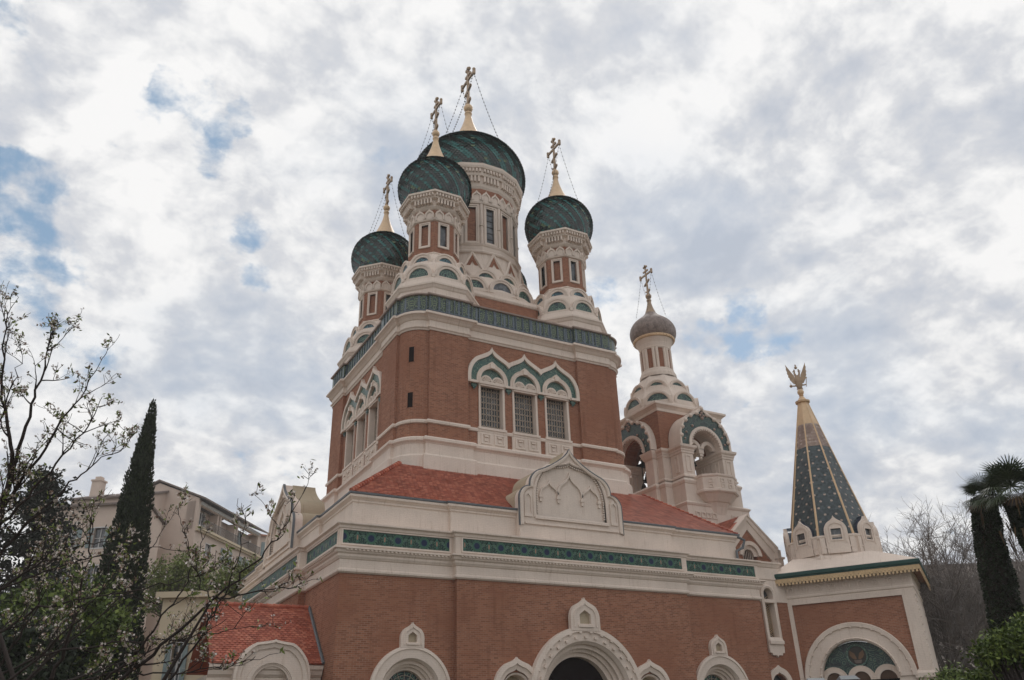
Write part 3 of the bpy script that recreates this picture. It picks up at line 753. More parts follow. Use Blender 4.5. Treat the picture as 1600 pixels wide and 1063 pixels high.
bt_ = MB(); bt_.sweep(TPc, [(.1, 24.86), (.24, 24.88), (.26, 24.96), (.1, 24.99), (-3.0, 25.06)], True); bt_.build('band_coping', 'band_cope', CA)
top = MB(); top.box(-6.6, 6.6, -6.6, 6.6, 24.6, 25.02); top.build('tower_terrace', 'stone', CA)
# slit windows on the round corner
for z0_, z1_ in ((20.75, 21.65), (18.05, 18.9)):
    sl = MB()
    Mc = Matrix.Translation((-HR_, -HR_, 0)) @ faceM(rc+.0, 227)
    sl.box(-.16, .16, -.02, .3, z0_, z1_, 0, Mc); sl.box(-.20, -.15, -.03, .02, z0_-.04, z1_+.04, 1, Mc); sl.box(.15, .2, -.03, .02, z0_-.04, z1_+.04, 1, Mc)
    sl.build('slit_window', ['opening_shade', 'brick'], CA)
# triple windows
def tower_windows(M):
    d = -HI
    for c in WC:
        f = MB()
        I = wallrect(c-ww_+.03, c+ww_-.03, 17.42, 20.02); O = wallrect(c-ww_-.09, c+ww_+.09, 17.34, 20.1)
        f.ribbon(I, O, [(0, d+.42), (0, d-.05), (1, d-.07), (1, d+.01)], True, 0, M)
        f.box(c-ww_-.16, c+ww_+.16, d-.14, d+.40, 17.28, 17.42, 0, M)
        # carved panel under the sill
        f.box(c-.92, c+.92, d-.09, d+.02, 16.34, 17.12, 0, M)
        for s_ in (-1, 1):
            xx = c+s_*.42; A = wallrect(xx-.22, xx+.22, 16.52, 16.98); B = wallrect(xx-.32, xx+.32, 16.44, 17.06)
            f.ribbon(A, B, [(0, d-.08), (0, d-.14), (1, d-.14), (1, d-.08)], True, 0, M); f.box(xx-.13, xx+.13, d-.17, d-.08, 16.84, 16.94, 0, M)
            f.box(xx-.10, xx+.10, d-.13, d-.08, 16.6, 16.78, 0, M)
        # twin shells on a lintel
        f.box(c-.86, c+.86, d-.16, d+.02, 20.02, 20.20, 0, M); f.box(c-.86, c+.86, d-.11, d+.02, 19.92, 20.02, 0, M)
        for s_ in (-1, 1):
            sxx = c+s_*.36
            f.plate([(sxx-.34, 20.2)]+arc(sxx, 20.2, .34, 180, 0, 12)[1:-1]+[(sxx+.34, 20.2)], [], d-.07, d, 0, M)
            for q_ in range(7):
                t = pi*(q_+.5)/7; f.tube([(sxx, d-.08, 20.22), (sxx+.26*cos(t), d-.14, 20.22+.26*sin(t))], [.02, .055], 5, 0, M)
            A = arc(sxx, 20.2, .29, 180, 0, 12); B = arc(sxx, 20.2, .37, 180, 0, 12); f.ribbon(A, B, [(0, d-.08), (0, d-.15), (1, d-.15), (1, d)], False, 0, M)
        # round archivolt with a small keystone peak
        A = archline(c, 20.0, 20.28, .74); B = archline(c, 20.0, 20.28, 1.0); B[10] = (B[10][0], B[10][1]+.2); B[9] = (B[9][0], B[9][1]+.1); B[11] = (B[11][0], B[11][1]+.1)
        f.ribbon(A, B, [(0, d), (0, d-.2), (.4, d-.22), (.5, d-.16), (1, d-.2), (1, d-.1)], False, 0, M)
        f.box(c-.14, c+.14, d-.27, d-.1, 21.02, 21.30, 0, M)
        fo = f.build('window_surround', 'stone', CA)
        q = MB(); q.plate(arc(c, 20.28, .75, 180, 0, 14), [], d-.03, d, 0, M); q.build('tile_lunette', 'ogee_tile', fo)
        q = MB(); q.box(c-ww_, c+ww_, d+.38, d+.42, 17.4, 20.03, 0, M); q.build('glass_pane', 'glass', fo)
        q = MB(); grille_lines(q, c, 18.72, 1.36, 2.5, d+.33, M, .36, 0, .020); q.build('grille', 'grille', fo)
    # keel arches in green tile with white outline
    d0 = d-.02
    out = []
    for k, c in enumerate(WC):
        O = ogee(c, 19.95, 20.55, 1.62, 22.42, 10, 48, .36)
        O = [(x, z) for x, z in O if (k == 0 or x >= c-1.08-1e-6) and (k == 2 or x <= c+1.08+1e-6)]
        out += O
    # clip and merge to one outline
    inn = []
    for k, c in enumerate(WC):
        I = ogee(c, 19.95, 20.5, 1.42, 22.12, 10, 48, .36)
        I = [(x, z) for x, z in I if (k == 0 or x >= c-1.08-1e-6) and (k == 2 or x <= c+1.08+1e-6)]
        inn += I
    def outline(r, zt, zs):
        def half(c, x, z):
            pass
        P = []
        for k, c in enumerate(WC):
            O = ogee(c, 20.0, zs, r, zt, 14, 48, .36)
            for x, z in O:
                if k > 0 and x < c-1.08: continue
                if k < 2 and x > c+1.08: continue
                P.append((x, z))
        return P
    Oo = outline(1.56, 22.40, 20.45); Ii = outline(1.36, 22.10, 20.40)
    holes = [archline(c, 20.0, 20.28, .94)[1:-1] for c in WC]
    t = MB(); leg = [(Ii[0][0], 20.0)] ; t.plate([p for p in Ii] , [[(c-.94, 20.03)]+h[1:-1]+[(c+.94, 20.03)] for h, c in zip(holes, WC)], d-.10, d, 0, M); 
    for x in (-WC[2]-1.13, -1.08, 1.08, WC[2]+1.13):
        t.add([(x-.2, d-.12, 20.0), (x+.2, d-.12, 20.0), (x+.1, d-.1, 19.75), (x, d-.06, 19.62), (x-.1, d-.1, 19.75)], [(0, 1, 2, 3, 4)], 0, M)
        t.box(x-.16, x+.16, d-.12, d, 19.80, 20.0, 0, M)
    t.build('keel_tilework', 'ogee_tile', CA)
    rim = MB(); rim.plate(Oo+list(reversed(Ii)), [], d-.22, d, 0, M)
    for x in (-WC[2]-1.2, WC[2]+1.2): rim.box(x-.28, x+.28, d-.26, d, 19.98, 20.12, 0, M)
    for x in (-1.08, 1.08): rim.box(x-.26, x+.26, d-.24, d, 19.98, 20.12, 0, M)
    rim.build('keel_rim', 'stone', CA)
tower_windows(F0); tower_windows(FL)
# attic under the central drum
at_ = MB(); S5 = 5.15; ap_ = [(-S5, -S5), (S5, -S5), (S5, S5), (-S5, S5)]
at_.sweep(ap_, [(0, 25.0), (0, 27.1)], True); at_.build('attic_wall', 'brick', CA)
ac = MB(); ac.sweep(ap_, [(0, 27.08), (.06, 27.1), (.12, 27.2), (.12, 27.3), (-.15, 27.5), (-.15, 27.62), (-1.2, 28.0)], True)
ac.build('attic_cornice', 'stone', CA)

# ---- kokoshnik tiers, drums, domes --------------------------------------
def lunette(mb, ap, deg, z0, r, mat, top=None):
    mb.plate(arc(0, z0, r, 180, 0, 14), [], 0, .02, mat, faceM(ap, deg))
def kok_tier(stone_mb, ap, n, ph, z0, r, ri, depth, backs=True, tiles=None, seen=None, parent=None, tmat='kok_tile', off=(0, 0)):
    T = Matrix.Translation((off[0], off[1], 0))
    vis = []
    for k in range(n):
        deg = ph+360/n*k; M = T @ faceM(ap, deg)
        O = archline(0, z0-.22, z0, r, 16); I = archline(0, z0, z0, ri, 16)
        stone_mb.plate(O, [[(-ri, z0)]+arc(0, z0, ri, 180, 0, 14)[1:-1]+[(ri, z0)]], 0, depth, 0, M)
        A = arc(0, z0, r*.86, 180, 0, 16); B = arc(0, z0, r*1.0, 180, 0, 16)
        stone_mb.ribbon(A, B, [(0, 0.0), (0, -.05), (1, -.05), (1, .02)], False, 0, M)
        vis.append((deg, arc(0, z0, ri+.01, 180, 0, 14), M))
    return vis
def cross_mb(mb, z0, h, M=ID, mat=0, ornate=False):
    """three-armed cross, arms along y"""
    w = h*.024
    mb.tube([(0, 0, z0), (0, 0, z0+h*.95)], [w*1.6, w], 6, mat, M)
    ar = h*.27; za = z0+h*.68
    mb.box(-w*.8, w*.8, -ar, ar, za-w, za+w, mat, M)
    for y_, z_, vert in ((-ar, za, 0), (ar, za, 0), (0, z0+h*.95, 1)):
        q = h*.055
        if vert: mb.box(-w, w, -q, q, z_-w, z_+w, mat, M); mb.box(-w, w, -w, w, z_-q, z_+q*1.1, mat, M)
        else: mb.box(-w, w, y_-w, y_+w, z_-q, z_+q, mat, M)
        for s_ in (-1, 1):
            e = (y_+s_*q, z_) if vert else (y_, z_+s_*q)
            mb.ball((0, e[0], e[1]), w*1.5, mat, 6, M)
    mb.box(-w*.8, w*.8, -h*.11, h*.11, z0+h*.80-w, z0+h*.80+w, mat, M)
    zz = z0+h*.40; v = h*.12
    mb.add([(-w, -v, zz+v*.5-w), (-w, v, zz-v*.5-w), (-w, v, zz-v*.5+w), (-w, -v, zz+v*.5+w), (w, -v, zz+v*.5-w), (w, v, zz-v*.5-w), (w, v, zz-v*.5+w), (w, -v, zz+v*.5+w)],
           [(0,3,2,1),(4,5,6,7),(0,1,5,4),(1,2,6,5),(2,3,7,6),(3,0,4,7)], mat, M)
    cr = [(0, h*.11*cos(t), z0+h*.19+h*.11*sin(t)) for t in [radians(200+140*i/8) for i in range(9)]]
    mb.tube(cr, [w*.4]+[w*1.3]*7+[w*.4], 5, mat, M)
    mb.tube([(0, 0, z0+h*.95), (0, 0, z0+h)], [w*.5, w*.3], 4, mat, M)
def beads(a, c, r=.02, step=.3, rb=.035):
    mb = MB(); a, c = Vector(a), Vector(c); l = (c-a).length; n = max(2, int(l/step)); pts = []
    for i in range(n+1):
        t = i/n; p = a.lerp(c, t); p.z -= .05*l*4*t*(1-t); pts.append(p)
    mb.tube(pts, r*.35, 4, 0)
    for p in pts[1:-1]: mb.ball(p, rb, 0, 5)
    return mb
DOMEM = ['dome_dark', 'dome_teal', 'dome_light', 'dome_mid']
def finial(z0, z1, r0, rb, zball):
    mb = MB()
    rn = rb*.62; prof = [(r0, z0), (r0*.97, z0+.05)]+[(rn+(r0*.95-rn)*(1-t)**1.5, z0+.08+(z1-z0-.12)*t) for t in [i/10 for i in range(11)]]+[(rb*.80, z1), (rb*.80, z1+.08), (rb*.6, z1+.12), (rb*.62, z1+.2)]
    mb.lathe(prof, 20); mb.ball((0, 0, zball), rb, 0, 14); return mb
def make_turret():
    base = MB()
    oc = ngon(2.60, 8)
    base.sweep(oc, [(-.12, 24.95), (-.06, 25.02), (-.10, 25.10), (-.10, 25.62), (-.04, 25.68), (.02, 25.80), (.08, 25.86), (.08, 25.98), (-.10, 26.04), (-.22, 26.40), (-.36, 26.6), (-.55, 27.6), (-.9, 28.3), (-1.06, 28.62), (-1.02, 28.68), (-1.10, 28.78)], True)
    v1 = kok_tier(base, 2.34, 8, 0, 26.62, .90, .62, .5); v2 = kok_tier(base, 1.93, 8, 0, 27.78, .73, .47, .4)
    for k in range(8):    # little pendants between arches
        a = radians(22.5+45*k); base.box(-.10, .10, -.10, .10, -.14, .10, 0, Matrix.Translation((2.48*cos(a), 2.48*sin(a), 26.58)) @ Matrix.Rotation(a, 4, 'Z'))
        base.box(-.08, .08, -.08, .08, -.1, .08, 0, Matrix.Translation((2.03*cos(a), 2.03*sin(a), 27.72)) @ Matrix.Rotation(a, 4, 'Z'))
    T = base.build('turret', 'stone', CA)
    for (deg, l, M), tm in [(v, 'kok_tile') for v in v1]+[(v, 'kok_tile_blue') for v in v2]:
        q = MB(); q.plate(l, [], .07, .1, 0, M)
        q.build('tile_lunette', tm, T)
    dr = MB(); do = ngon(1.48, 8)
    holes = lambda: [wallrect(-.23, .23, 29.32, 30.85)]
    for k in range(8): dr.plate(wallrect(-.613, .613, 28.70, 31.95), holes(), 0, .2, 0, faceM(1.48, 45*k))
    dr.build('drum_wall', 'brick', T)
    tr_ = MB()
    for k in range(8):
        M = faceM(1.48, 45*k)
        tr_.ribbon(wallrect(-.23, .23, 29.32, 30.85), wallrect(-.37, .37, 29.16, 31.0), [(0, .15), (0, -.05), (.5, -.06), (.55, -.09), (1, -.09), (1, 0)], True, 0, M)
        for c in (-.31, .31):      # zigzag frieze of little keel arches
            O = ogee(c, 31.22, 31.52, .30, 31.98, 5, 40, .3); I = ogee(c, 31.3, 31.50, .19, 31.74, 5, 40, .3)
            tr_.plate(O, [], -.10, .02, 0, M); tr_.ribbon(I, O, [(0, -.11), (.2, -.17), (1, -.17), (1, -.08)], False, 0, M)
    tr_.sweep(do, [(0, 31.08), (.10, 31.12), (.14, 31.22), (.10, 31.26), (.06, 31.3)], True)
    tr_.sweep(do, [(0.0, 31.92), (.08, 31.96), (.18, 32.08), (.18, 32.18), (.22, 32.5), (.44, 32.56), (.46, 32.64), (.48, 32.84), (.66, 32.88), (.66, 33.02), (.1, 33.10)], True)
    tr_.teeth(ngon(1.48+.20, 8), 32.20, 32.56, .0, .26, .10, .11, 0, True)
    tr_.teeth(ngon(1.48+.46, 8), 32.66, 32.86, .0, .16, .10, .10, 0, True)
    tr_.build('drum_trim', 'stone', T)
    for k in range(8):
        M = faceM(1.48, 45*k); w_ = k % 2 == 0  # niches alternate with real windows
        q = MB(); q.box(-.24, .24, .13, .16, 29.3, 30.87, 0, M); q.build('window_pane' if w_ else 'brick_niche', 'glass' if w_ else 'brick', T)
    prof = [(1.60, 32.95), (1.95, 33.25), (2.22, 33.72), (2.36, 34.25), (2.38, 34.75), (2.27, 35.25), (2.0, 35.75), (1.58, 36.15), (1.14, 36.44), (.85, 36.62)]
    onion_tiles(prof, 56, 34, 3, 1, .05, 3).build('onion_dome', DOMEM, T)
    finial(36.5, 38.95, 1.0, .27, 39.42).build('finial', 'gold', T, True)
    q = MB(); cross_mb(q, 39.6, 3.05); q.build('cross', 'gold_dull', T)
    for sx, sy in ((-1, -1), (1, -1), (-1, 1), (1, 1)):
        beads((0, sy*.75, 41.55), (sx*1.35, sy*1.0, 36.08)).build('chain', 'dark_metal', T)
    return T
base2 = []
T0 = make_turret(); T0.location = (-4.8, -4.8, 0)
def copy_part(o, loc):
    c = o.copy(); COL.objects.link(c); c.location = loc; c.parent = o.parent
    for ch in o.children:
        d = ch.copy(); COL.objects.link(d); d.parent = c
        if d.name.startswith('tile_lunette') and loc[1] > 0 and loc[0] > 0: pass
    return c
for x, y_ in ((4.8, -4.8), (-4.8, 4.8), (4.8, 4.8)): copy_part(T0, (x, y_, 0))
# central drum
cd = MB()
v1 = kok_tier(cd, 4.98, 16, 0, 27.98, .94, .66, .7); v2 = kok_tier(cd, 4.42, 16, 11.25, 29.02, .80, .54, .5)
cd.lathe([(5.0, 27.6), (5.02, 27.9), (4.7, 28.5), (4.45, 29.1), (4.1, 29.7), (3.85, 30.6), (3.62, 31.4), (3.60, 31.75)], 48)
d16 = ngon(3.42, 16)
cd.sweep(d16, [(.1, 31.5), (.26, 31.56), (.30, 31.66), (.26, 31.74), (.2, 31.80), (.2, 32.10), (.26, 32.16), (.30, 32.26), (.20, 32.32), (.04, 32.34), (0.0, 32.40)], True)
C0 = cd.build('central_drum', 'stone', CA)
hid = {0: MB(), 1: MB()}
for i_, (vs_, tm) in enumerate(((v1, 'kok_tile'), (v2, 'kok_tile'))):
    for deg, l, M in vs_:
        if 200 <= deg % 360 <= 320:
            q = MB(); q.plate(l, [], .08, .1, 0, M); q.build('tile_lunette', tm if not (abs(deg-270) < 3 and i_ == 0) else 'glass', C0)
        else: hid[i_].plate(l, [], .08, .1, 0, M)
    hid[i_].build('rear_lunettes', 'kok_tile', C0)['kind'] = 'stuff'
q = MB()
for k in range(16):
    M = faceM(3.66, 22.5*k); 
    q.add([(-.66, -.24, 29.95), (0, -.18, 31.3), (.66, -.24, 29.95), (.34, -.27, 29.95), (0, -.22, 30.72), (-.34, -.27, 29.95)], [(0, 1, 4, 5), (1, 2, 3, 4)], 1, M)
    for s_ in (-1, 1): q.tube([(s_*.74, -.30, 29.9), (0, -.12, 31.46)], [.12, .10], 5, 0, M)
q.build('chevron_band', ['stone', 'brick'], C0)
dr = MB()
for k in range(16): dr.plate(wallrect(-.685, .685, 32.3, 37.2), [wallrect(-.30, .30, 32.62, 35.45)], 0, .2, 0, faceM(3.42, 22.5*k))
dr.build('drum_wall', 'stone', C0)
q = MB()
for k in range(16):
    M = faceM(3.42, 22.5*k)
    q.ribbon(wallrect(-.30, .30, 32.62, 35.45), wallrect(-.50, .50, 32.42, 35.66), [(0, .15), (0, -.04), (.5, -.05), (.55, -.09), (1, -.09), (1, 0)], True, 0, M)
    a = radians(22.5*k+11.25); 
    q.tube([(3.50*cos(a), 3.50*sin(a), 32.36), (3.50*cos(a), 3.50*sin(a), 35.85)], .11, 8)
    for zz in (33.9,): q.ball((3.50*cos(a), 3.50*sin(a), zz), .17, 0, 8, None, .6)
    for c in (-.36, .36):
        O = ogee(c, 35.95, 36.3, .34, 36.85, 5, 40, .3); q.plate(O, [], -.12, .02, 0, M); q.ribbon(ogee(c, 36.05, 36.3, .2, 36.6, 5, 40, .3), O, [(0, -.13), (.2, -.2), (1, -.2), (1, -.1)], False, 0, M)
    q.box(-.7, .7, -.03, .1, 36.3, 37.1, 1, M)
q.sweep(d16, [(0, 35.68), (.14, 35.74), (.18, 35.86), (.14, 35.92), (.08, 36.0)], True)
q.sweep(d16, [(0.0, 37.0), (.05, 37.1), (.12, 37.22), (.14, 37.34), (.16, 37.5), (.18, 37.98), (.36, 38.02), (.38, 38.2), (.40, 38.52), (.54, 38.56), (.60, 38.72), (.60, 38.92), (.52, 38.98), (.3, 39.2)], True)
q.teeth(ngon(3.42+.14, 16), 37.5, 37.98, 0, .22, .13, .13, 0, True); q.teeth(ngon(3.42+.36, 16), 38.24, 38.5, 0, .18, .12, .12, 0, True)
q.build('drum_trim', ['stone', 'brick'], C0)
for k in range(16):
    M = faceM(3.42, 22.5*k); w_ = k % 2 == 0
    q = MB(); q.box(-.31, .31, .13, .16, 32.6, 35.47, 0, M); 
    if w_:
        for j in range(5): q.box(-.31, .31, .10, .13, 33.0+j*.5, 33.05+j*.5, 1, M)
    q.build('window_pane' if w_ else 'brick_niche', ['glass', 'dark_metal'] if w_ else 'brick', C0)
prof = [(3.4, 38.75), (3.9, 39.05), (4.18, 39.5), (4.29, 40.1), (4.22, 40.75), (3.95, 41.5), (3.42, 42.25), (2.7, 42.85), (2.0, 43.25), (1.55, 43.5), (1.35, 43.66)]
onion_tiles(prof, 84, 46, 4, 2, .06, 5).build('onion_dome', DOMEM, C0)
finial(43.6, 47.0, 1.5, .38, 47.62).build('finial', 'gold', C0, True)
q = MB(); cross_mb(q, 47.9, 4.1); q.build('cross', 'gold_dull', C0)
for sx, sy in ((-1, -1), (1, -1), (-1, 1), (1, 1)):
    beads((0, sy*1.05, 50.6), (sx*2.2, sy*1.75, 42.85), .03, .34, .05).build('chain', 'dark_metal', C0)

# ---- narthex with its small gable ---------------------------------------
nx = MB()
nx.box(11.7, 18.0, -9.0+.3, 9, 0, 10.3); 
nx.plate([(12.0, 10.0), (16.15, 10.0), (16.15, 11.85), (14.08, 13.55), (12.0, 11.85)], [circ(14.1, 11.35, .62, 10.3)], -9.0, -8.6, 0, F0)
nxo = nx.build('narthex_wall', 'brick', CA)
q = MB(); O = [(11.85, 11.75), (14.08, 13.78), (16.28, 11.80)]; I = [(12.3, 11.0), (14.08, 12.75), (15.6, 11.10)]
q.ribbon([(12.35, 10.0), (12.35, 11.1), (14.08, 12.85), (15.7, 11.1), (15.7, 10.0)], [(11.95, 10.0), (11.95, 11.85), (14.08, 13.75), (16.2, 11.9), (16.2, 10.0)], [(0, -9.0), (0, -9.1), (.55, -9.12), (.6, -9.2), (.85, -9.22), (.9, -9.3), (1, -9.3), (1, -8.5)], False, 0, F0)
q.ribbon(arc(14.1, 11.3, .62, 180, 0, 16), arc(14.1, 11.3, .86, 180, 0, 16), [(0, -8.7), (0, -9.1), (1, -9.12), (1, -9)], False, 0, F0)
q.ribbon(arc(14.1, 11.3, .40, 180, 0, 16), arc(14.1, 11.3, .64, 180, 0, 16), [(0, -8.6), (0, -8.9), (1, -8.95), (1, -8.9)], False, 0, F0)
q.box(15.95, 16.4, -9.35, -8.6, 10.2, 11.2, 0, F0); q.box(15.9, 16.5, -9.4, -8.6, 11.2, 11.32, 0, F0); q.box(15.98, 16.35, -9.3, -8.6, 11.32, 11.75, 0, F0)
q.box(11.7, 16.3, -8.6, -2, 9.5, 10.6)
q.build('gable_trim', 'stone', CA)
q = MB(); slope_tiles(q, (11.85, -8.6, 11.85), (11.85, -3, 11.85), (14.08, -8.6, 13.75), (14.08, -3, 13.75), .165, .21); slope_tiles(q, (16.2, -3, 11.9), (16.2, -8.6, 11.9), (14.08, -3, 13.75), (14.08, -8.6, 13.75), .165, .21)
q.add([(11.85, -8.9, 11.83), (11.85, -3, 11.83), (14.08, -3, 13.73), (14.08, -8.9, 13.73), (16.2, -8.9, 11.88), (16.2, -3, 11.88)], [(0, 1, 2, 3), (3, 2, 5, 4)])
q.build('gable_roof', 'roof_tile', CA)
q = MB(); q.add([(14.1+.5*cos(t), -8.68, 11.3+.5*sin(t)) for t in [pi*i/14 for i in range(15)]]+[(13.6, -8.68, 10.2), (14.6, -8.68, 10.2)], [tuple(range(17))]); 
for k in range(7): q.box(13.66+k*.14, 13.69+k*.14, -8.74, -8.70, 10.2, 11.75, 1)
q.build('attic_window', ['opening_shade', 'stone'], CA)

# ---- bell tower -------------------------------------------------------
BX, BY = 16.3, 0.0
TB = Matrix.Translation((BX, BY, 0))
AX = 4.25; AL = 3.25      # planes of the projecting bays (front) and of the left/right/back bays
def sq(h): return [(-h, -h), (h, -h), (h, h), (-h, h)]
bt = MB()
bt.box(-3.3, 3.3, -3.9, 3.9, 8.0, 14.9, 0, TB); 
crossplan = [(-2.35, -AX), (2.35, -AX), (2.35, -2.95), (2.95, -2.95), (2.95, -2.3), (AL, -2.3), (AL, 2.3), (2.95, 2.3), (2.95, 2.95), (2.3, 2.95), (2.3, AL), (-2.3, AL), (-2.3, 2.95), (-2.95, 2.95), (-2.95, 2.3), (-AL, 2.3), (-AL, -2.3), (-2.95, -2.3), (-2.95, -2.95), (-2.35, -2.95)]
bt.sweep(crossplan, [(.35, 13.0), (.35, 15.45), (.40, 15.5), (.46, 15.62), (.30, 15.74), (.12, 15.80), (.12, 17.0), (.16, 17.04), (.22, 17.2), (.20, 17.28), (.02, 17.42), (-.12, 17.5), (-1.2, 17.52)], True, 0, TB)
bt.box(-2.7, 2.7, -2.7, 2.7, 17.0, 17.5, 0, TB)
# relief squares along the foot
for x in (-1.9, -1.45, -1.0, -.5, 1.2, 1.7):
    bt.ribbon(wallrect(x-.12, x+.12, 14.75, 15.0), wallrect(x-.18, x+.18, 14.68, 15.07), [(0, -AX-.36), (0, -AX-.42), (1, -AX-.42), (1, -AX-.36)], True, 0, TB)
BT = bt.build('bell_tower_base', 'stone', CA)
# piers
def pier(x0, x1, y0, y1):
    pr_ = MB()
    pr_.box(x0, x1, y0, y1, 17.4, 19.5, 0, TB)
    xs = [(x0, y0), (x1, y0), (x1, y1), (x0, y1)]
    pr_.sweep(xs, [(0, 19.2), (.05, 19.22), (.05, 19.34), (.10, 19.42), (.10, 19.5), (.22, 19.62), (.24, 19.78), (.0, 19.84)], True, 0, TB)
    pr_.sweep(xs, [(.10, 17.5), (.10, 17.62), (0, 17.72)], True, 0, TB)
    cxp, czp = (x0+x1)/2, 18.55
    pr_.ribbon(wallrect(cxp-.14, cxp+.14, 18.0, 19.0), wallrect(cxp-.24, cxp+.24, 17.9, 19.1), [(0, y0+.001), (0, y0-.05), (1, y0-.05), (1, y0)], True, 0, TB)
    ML = TB @ Matrix.Rotation(-pi/2, 4, 'Z')
    cyp = -(y0+y1)/2
    pr_.ribbon(wallrect(cyp-.12, cyp+.12, 18.0, 19.0), wallrect(cyp-.2, cyp+.2, 17.9, 19.1), [(0, x0+.001), (0, x0-.05), (1, x0-.05), (1, x0)], True, 0, ML)
    pr_.build('bell_pier', 'stone', CA)
for sx in (-1, 1):
    a, c = sorted((sx*1.35, sx*2.9)); 
    pier(*sorted((sx*1.32, sx*2.3)), -AX, -3.0)
    pier(a, c, -2.9, -1.35); pier(a, c, 1.35, 2.9)
for sy in (-1, 1):
    pr_ = MB(); pr_.box(-AL, -2.9, *sorted((sy*1.35, sy*2.25)), 17.4, 19.8, 0, TB)
    pr_.sweep([(-AL, min(sy*1.35, sy*2.25)), (-2.9, min(sy*1.35, sy*2.25)), (-2.9, max(sy*1.35, sy*2.25)), (-AL, max(sy*1.35, sy*2.25))], [(0, 19.2), (.08, 19.3), (.2, 19.6), (.24, 19.78), (0, 19.84)], True, 0, TB)
    pr_.build('bell_pier', 'stone', CA)
# arched brick block
bb = MB()
ho = archline(0, 19.84, 19.9, 1.32, 18)
for k in range(4):
    Mk = TB @ faceM(2.95, -90+90*k)
    hw_ = 2.95 if k % 2 == 0 else 1.95; bb.plate([(-hw_, 19.84)] + ho + [(hw_, 19.84), (hw_, 22.75), (-hw_, 22.75)], [], 0, 1.0, 0, Mk, back=True)
bb.box(-2.9, 2.9, -2.9, 2.9, 22.3, 22.7, 0, TB)
bb.build('bell_tower_wall', 'brick', CA)
# projecting keel arch bays
def bell_bay(deg, plane, zt, back, ro=2.28, ra=1.30):
    M = TB @ faceM(plane, deg)
    f = MB()
    def lobes(r, zt_, n=4):
        L_ = ogee(0, 19.84, 20.25, r, zt_, 14, 58, .32); return L_
    O = lobes(ro, zt); Om = lobes(ro-.14, zt-.22); I = archline(0, 19.84, 19.9, ra, 18)
    f.ribbon(Om, O, [(0, .12), (0, -.03), (1, -.05), (1, back)], False, 0, M)
    I2 = archline(0, 19.84, 19.9, ra+.2, 18)
    f.ribbon(I, I2, [(0, back+.3), (0, -.05), (1, -.05), (1, .1)], False, 0, M)
    for i in range(19):
        t = pi*(i+.5)/19
        f.box(-.045, .045, 0, .12, -.10, .0, 0, M @ Matrix.Translation((ra*cos(t), -.04, 19.9+ra*sin(t))) @ Matrix.Rotation(-(t-pi/2), 4, 'Y'))
        f.box(-.05, .05, -.02, .02, -.02, .05, 0, M @ Matrix.Translation((ra*cos(t), .3, 19.9+(ra-.06)*sin(t))) @ Matrix.Rotation(-(t-pi/2), 4, 'Y'))
    # wavy inner edge of the rim
    R_ = resample(Om, 12)
    for x, z in R_[1:-1]: f.ball((x, 0.0, z), .16, 0, 8, M, 1.0)
    o = f.build('bell_arch', 'stone', CA)
    t = MB(); t.plate(Om+list(reversed(archline(0, 19.84, 19.9, ra+.15, 18))), [], .05, .12, 0, M)
    t.build('arch_tilework', 'bell_tile', o)
    for x, z, r_ in ((0, zt-.95, .13), (-.16, zt-.75, .11), (.16, zt-.75, .11), (0, zt-.55, .11), (-1.0, 21.35, .10), (1.0, 21.35, .10), (-1.62, 20.8, .09), (1.62, 20.8, .09), (-1.8, 20.3, .08), (1.8, 20.3, .08)):
        rs = MB(); rs.ball((x, .03, z), r_, 0, 7, M); rs.build('tile_rosette', 'spire_pink', o)
    return M
M1 = bell_bay(-90, AX, 23.0, 1.25); bell_bay(180, 3.42, 23.0, .6, 2.45, 1.45); bell_bay(0, AL, 22.55, .4); bell_bay(90, AL, 22.55, .4)
q = MB()   # twin arches with a pendant hanging in the front opening
for s_ in (-1, 1):
    q.ribbon(arc(s_*.65, 19.9, .40, 180, 0, 12), arc(s_*.65, 19.9, .66, 180, 0, 12), [(0, .9), (0, .55), (1, .55), (1, .9)], False, 0, M1)
q.box(-.22, .22, .55, .9, 19.6, 19.95, 0, M1); q.box(-.15, .15, .58, .87, 19.4, 19.6, 0, M1); q.ball((0, .72, 19.3), .13, 0, 8, M1)
q.build('pendant_arches', 'stone', CA)
# half octagon balcony
bal = [(-1.5, -AX), (-1.45, -AX-.75), (-.6, -AX-1.35), (.7, -AX-1.35), (1.55, -AX-.75), (1.6, -AX)]
q = MB(); q.sweep(bal, [(-.1, 16.3), (0, 16.3), (.08, 16.38), (.08, 16.5), (0, 16.56), (0, 17.35), (.06, 17.4), (.08, 17.52), (.0, 17.56), (-.16, 17.57)], False, 0, TB)
q.sweep(bal, [(-1.0, 14.3), (-.95, 15.0), (-.75, 15.5), (-.6, 15.75), (-.5, 15.8), (-.06, 16.32)], False, 0, TB)
q.add([(x, y_, 16.35) for x, y_ in bal], [tuple(range(6))], 0, TB)
for (x0, y0), (x1, y1) in zip(bal[1:-1], bal[2:]):
    dx, dy = x1-x0, y1-y0; l_ = sqrt(dx*dx+dy*dy); Mk = TB @ Matrix.Translation((x0, y0, 0)) @ Matrix.Rotation(atan2(dy, dx), 4, 'Z')
    for t in ((.5,) if l_ < 1.2 else (.25, .75)):
        for zz in (16.72, 17.1): q.ribbon(wallrect(l_*t-.09, l_*t+.09, zz-.08, zz+.08), wallrect(l_*t-.16, l_*t+.16, zz-.14, zz+.14), [(0, .02), (0, -.05), (1, -.05), (1, 0)], True, 0, Mk)
q.build('balcony', 'stone', CA)
q = MB()
q.sweep(sq(2.95), [(0, 22.62), (.05, 22.64), (.05, 22.85), (.12, 22.92), (.20, 23.0), (.32, 23.08), (.32, 23.22), (.0, 23.4), (-.4, 23.6)], True, 0, TB)
o8 = ngon(2.72, 8, 0)
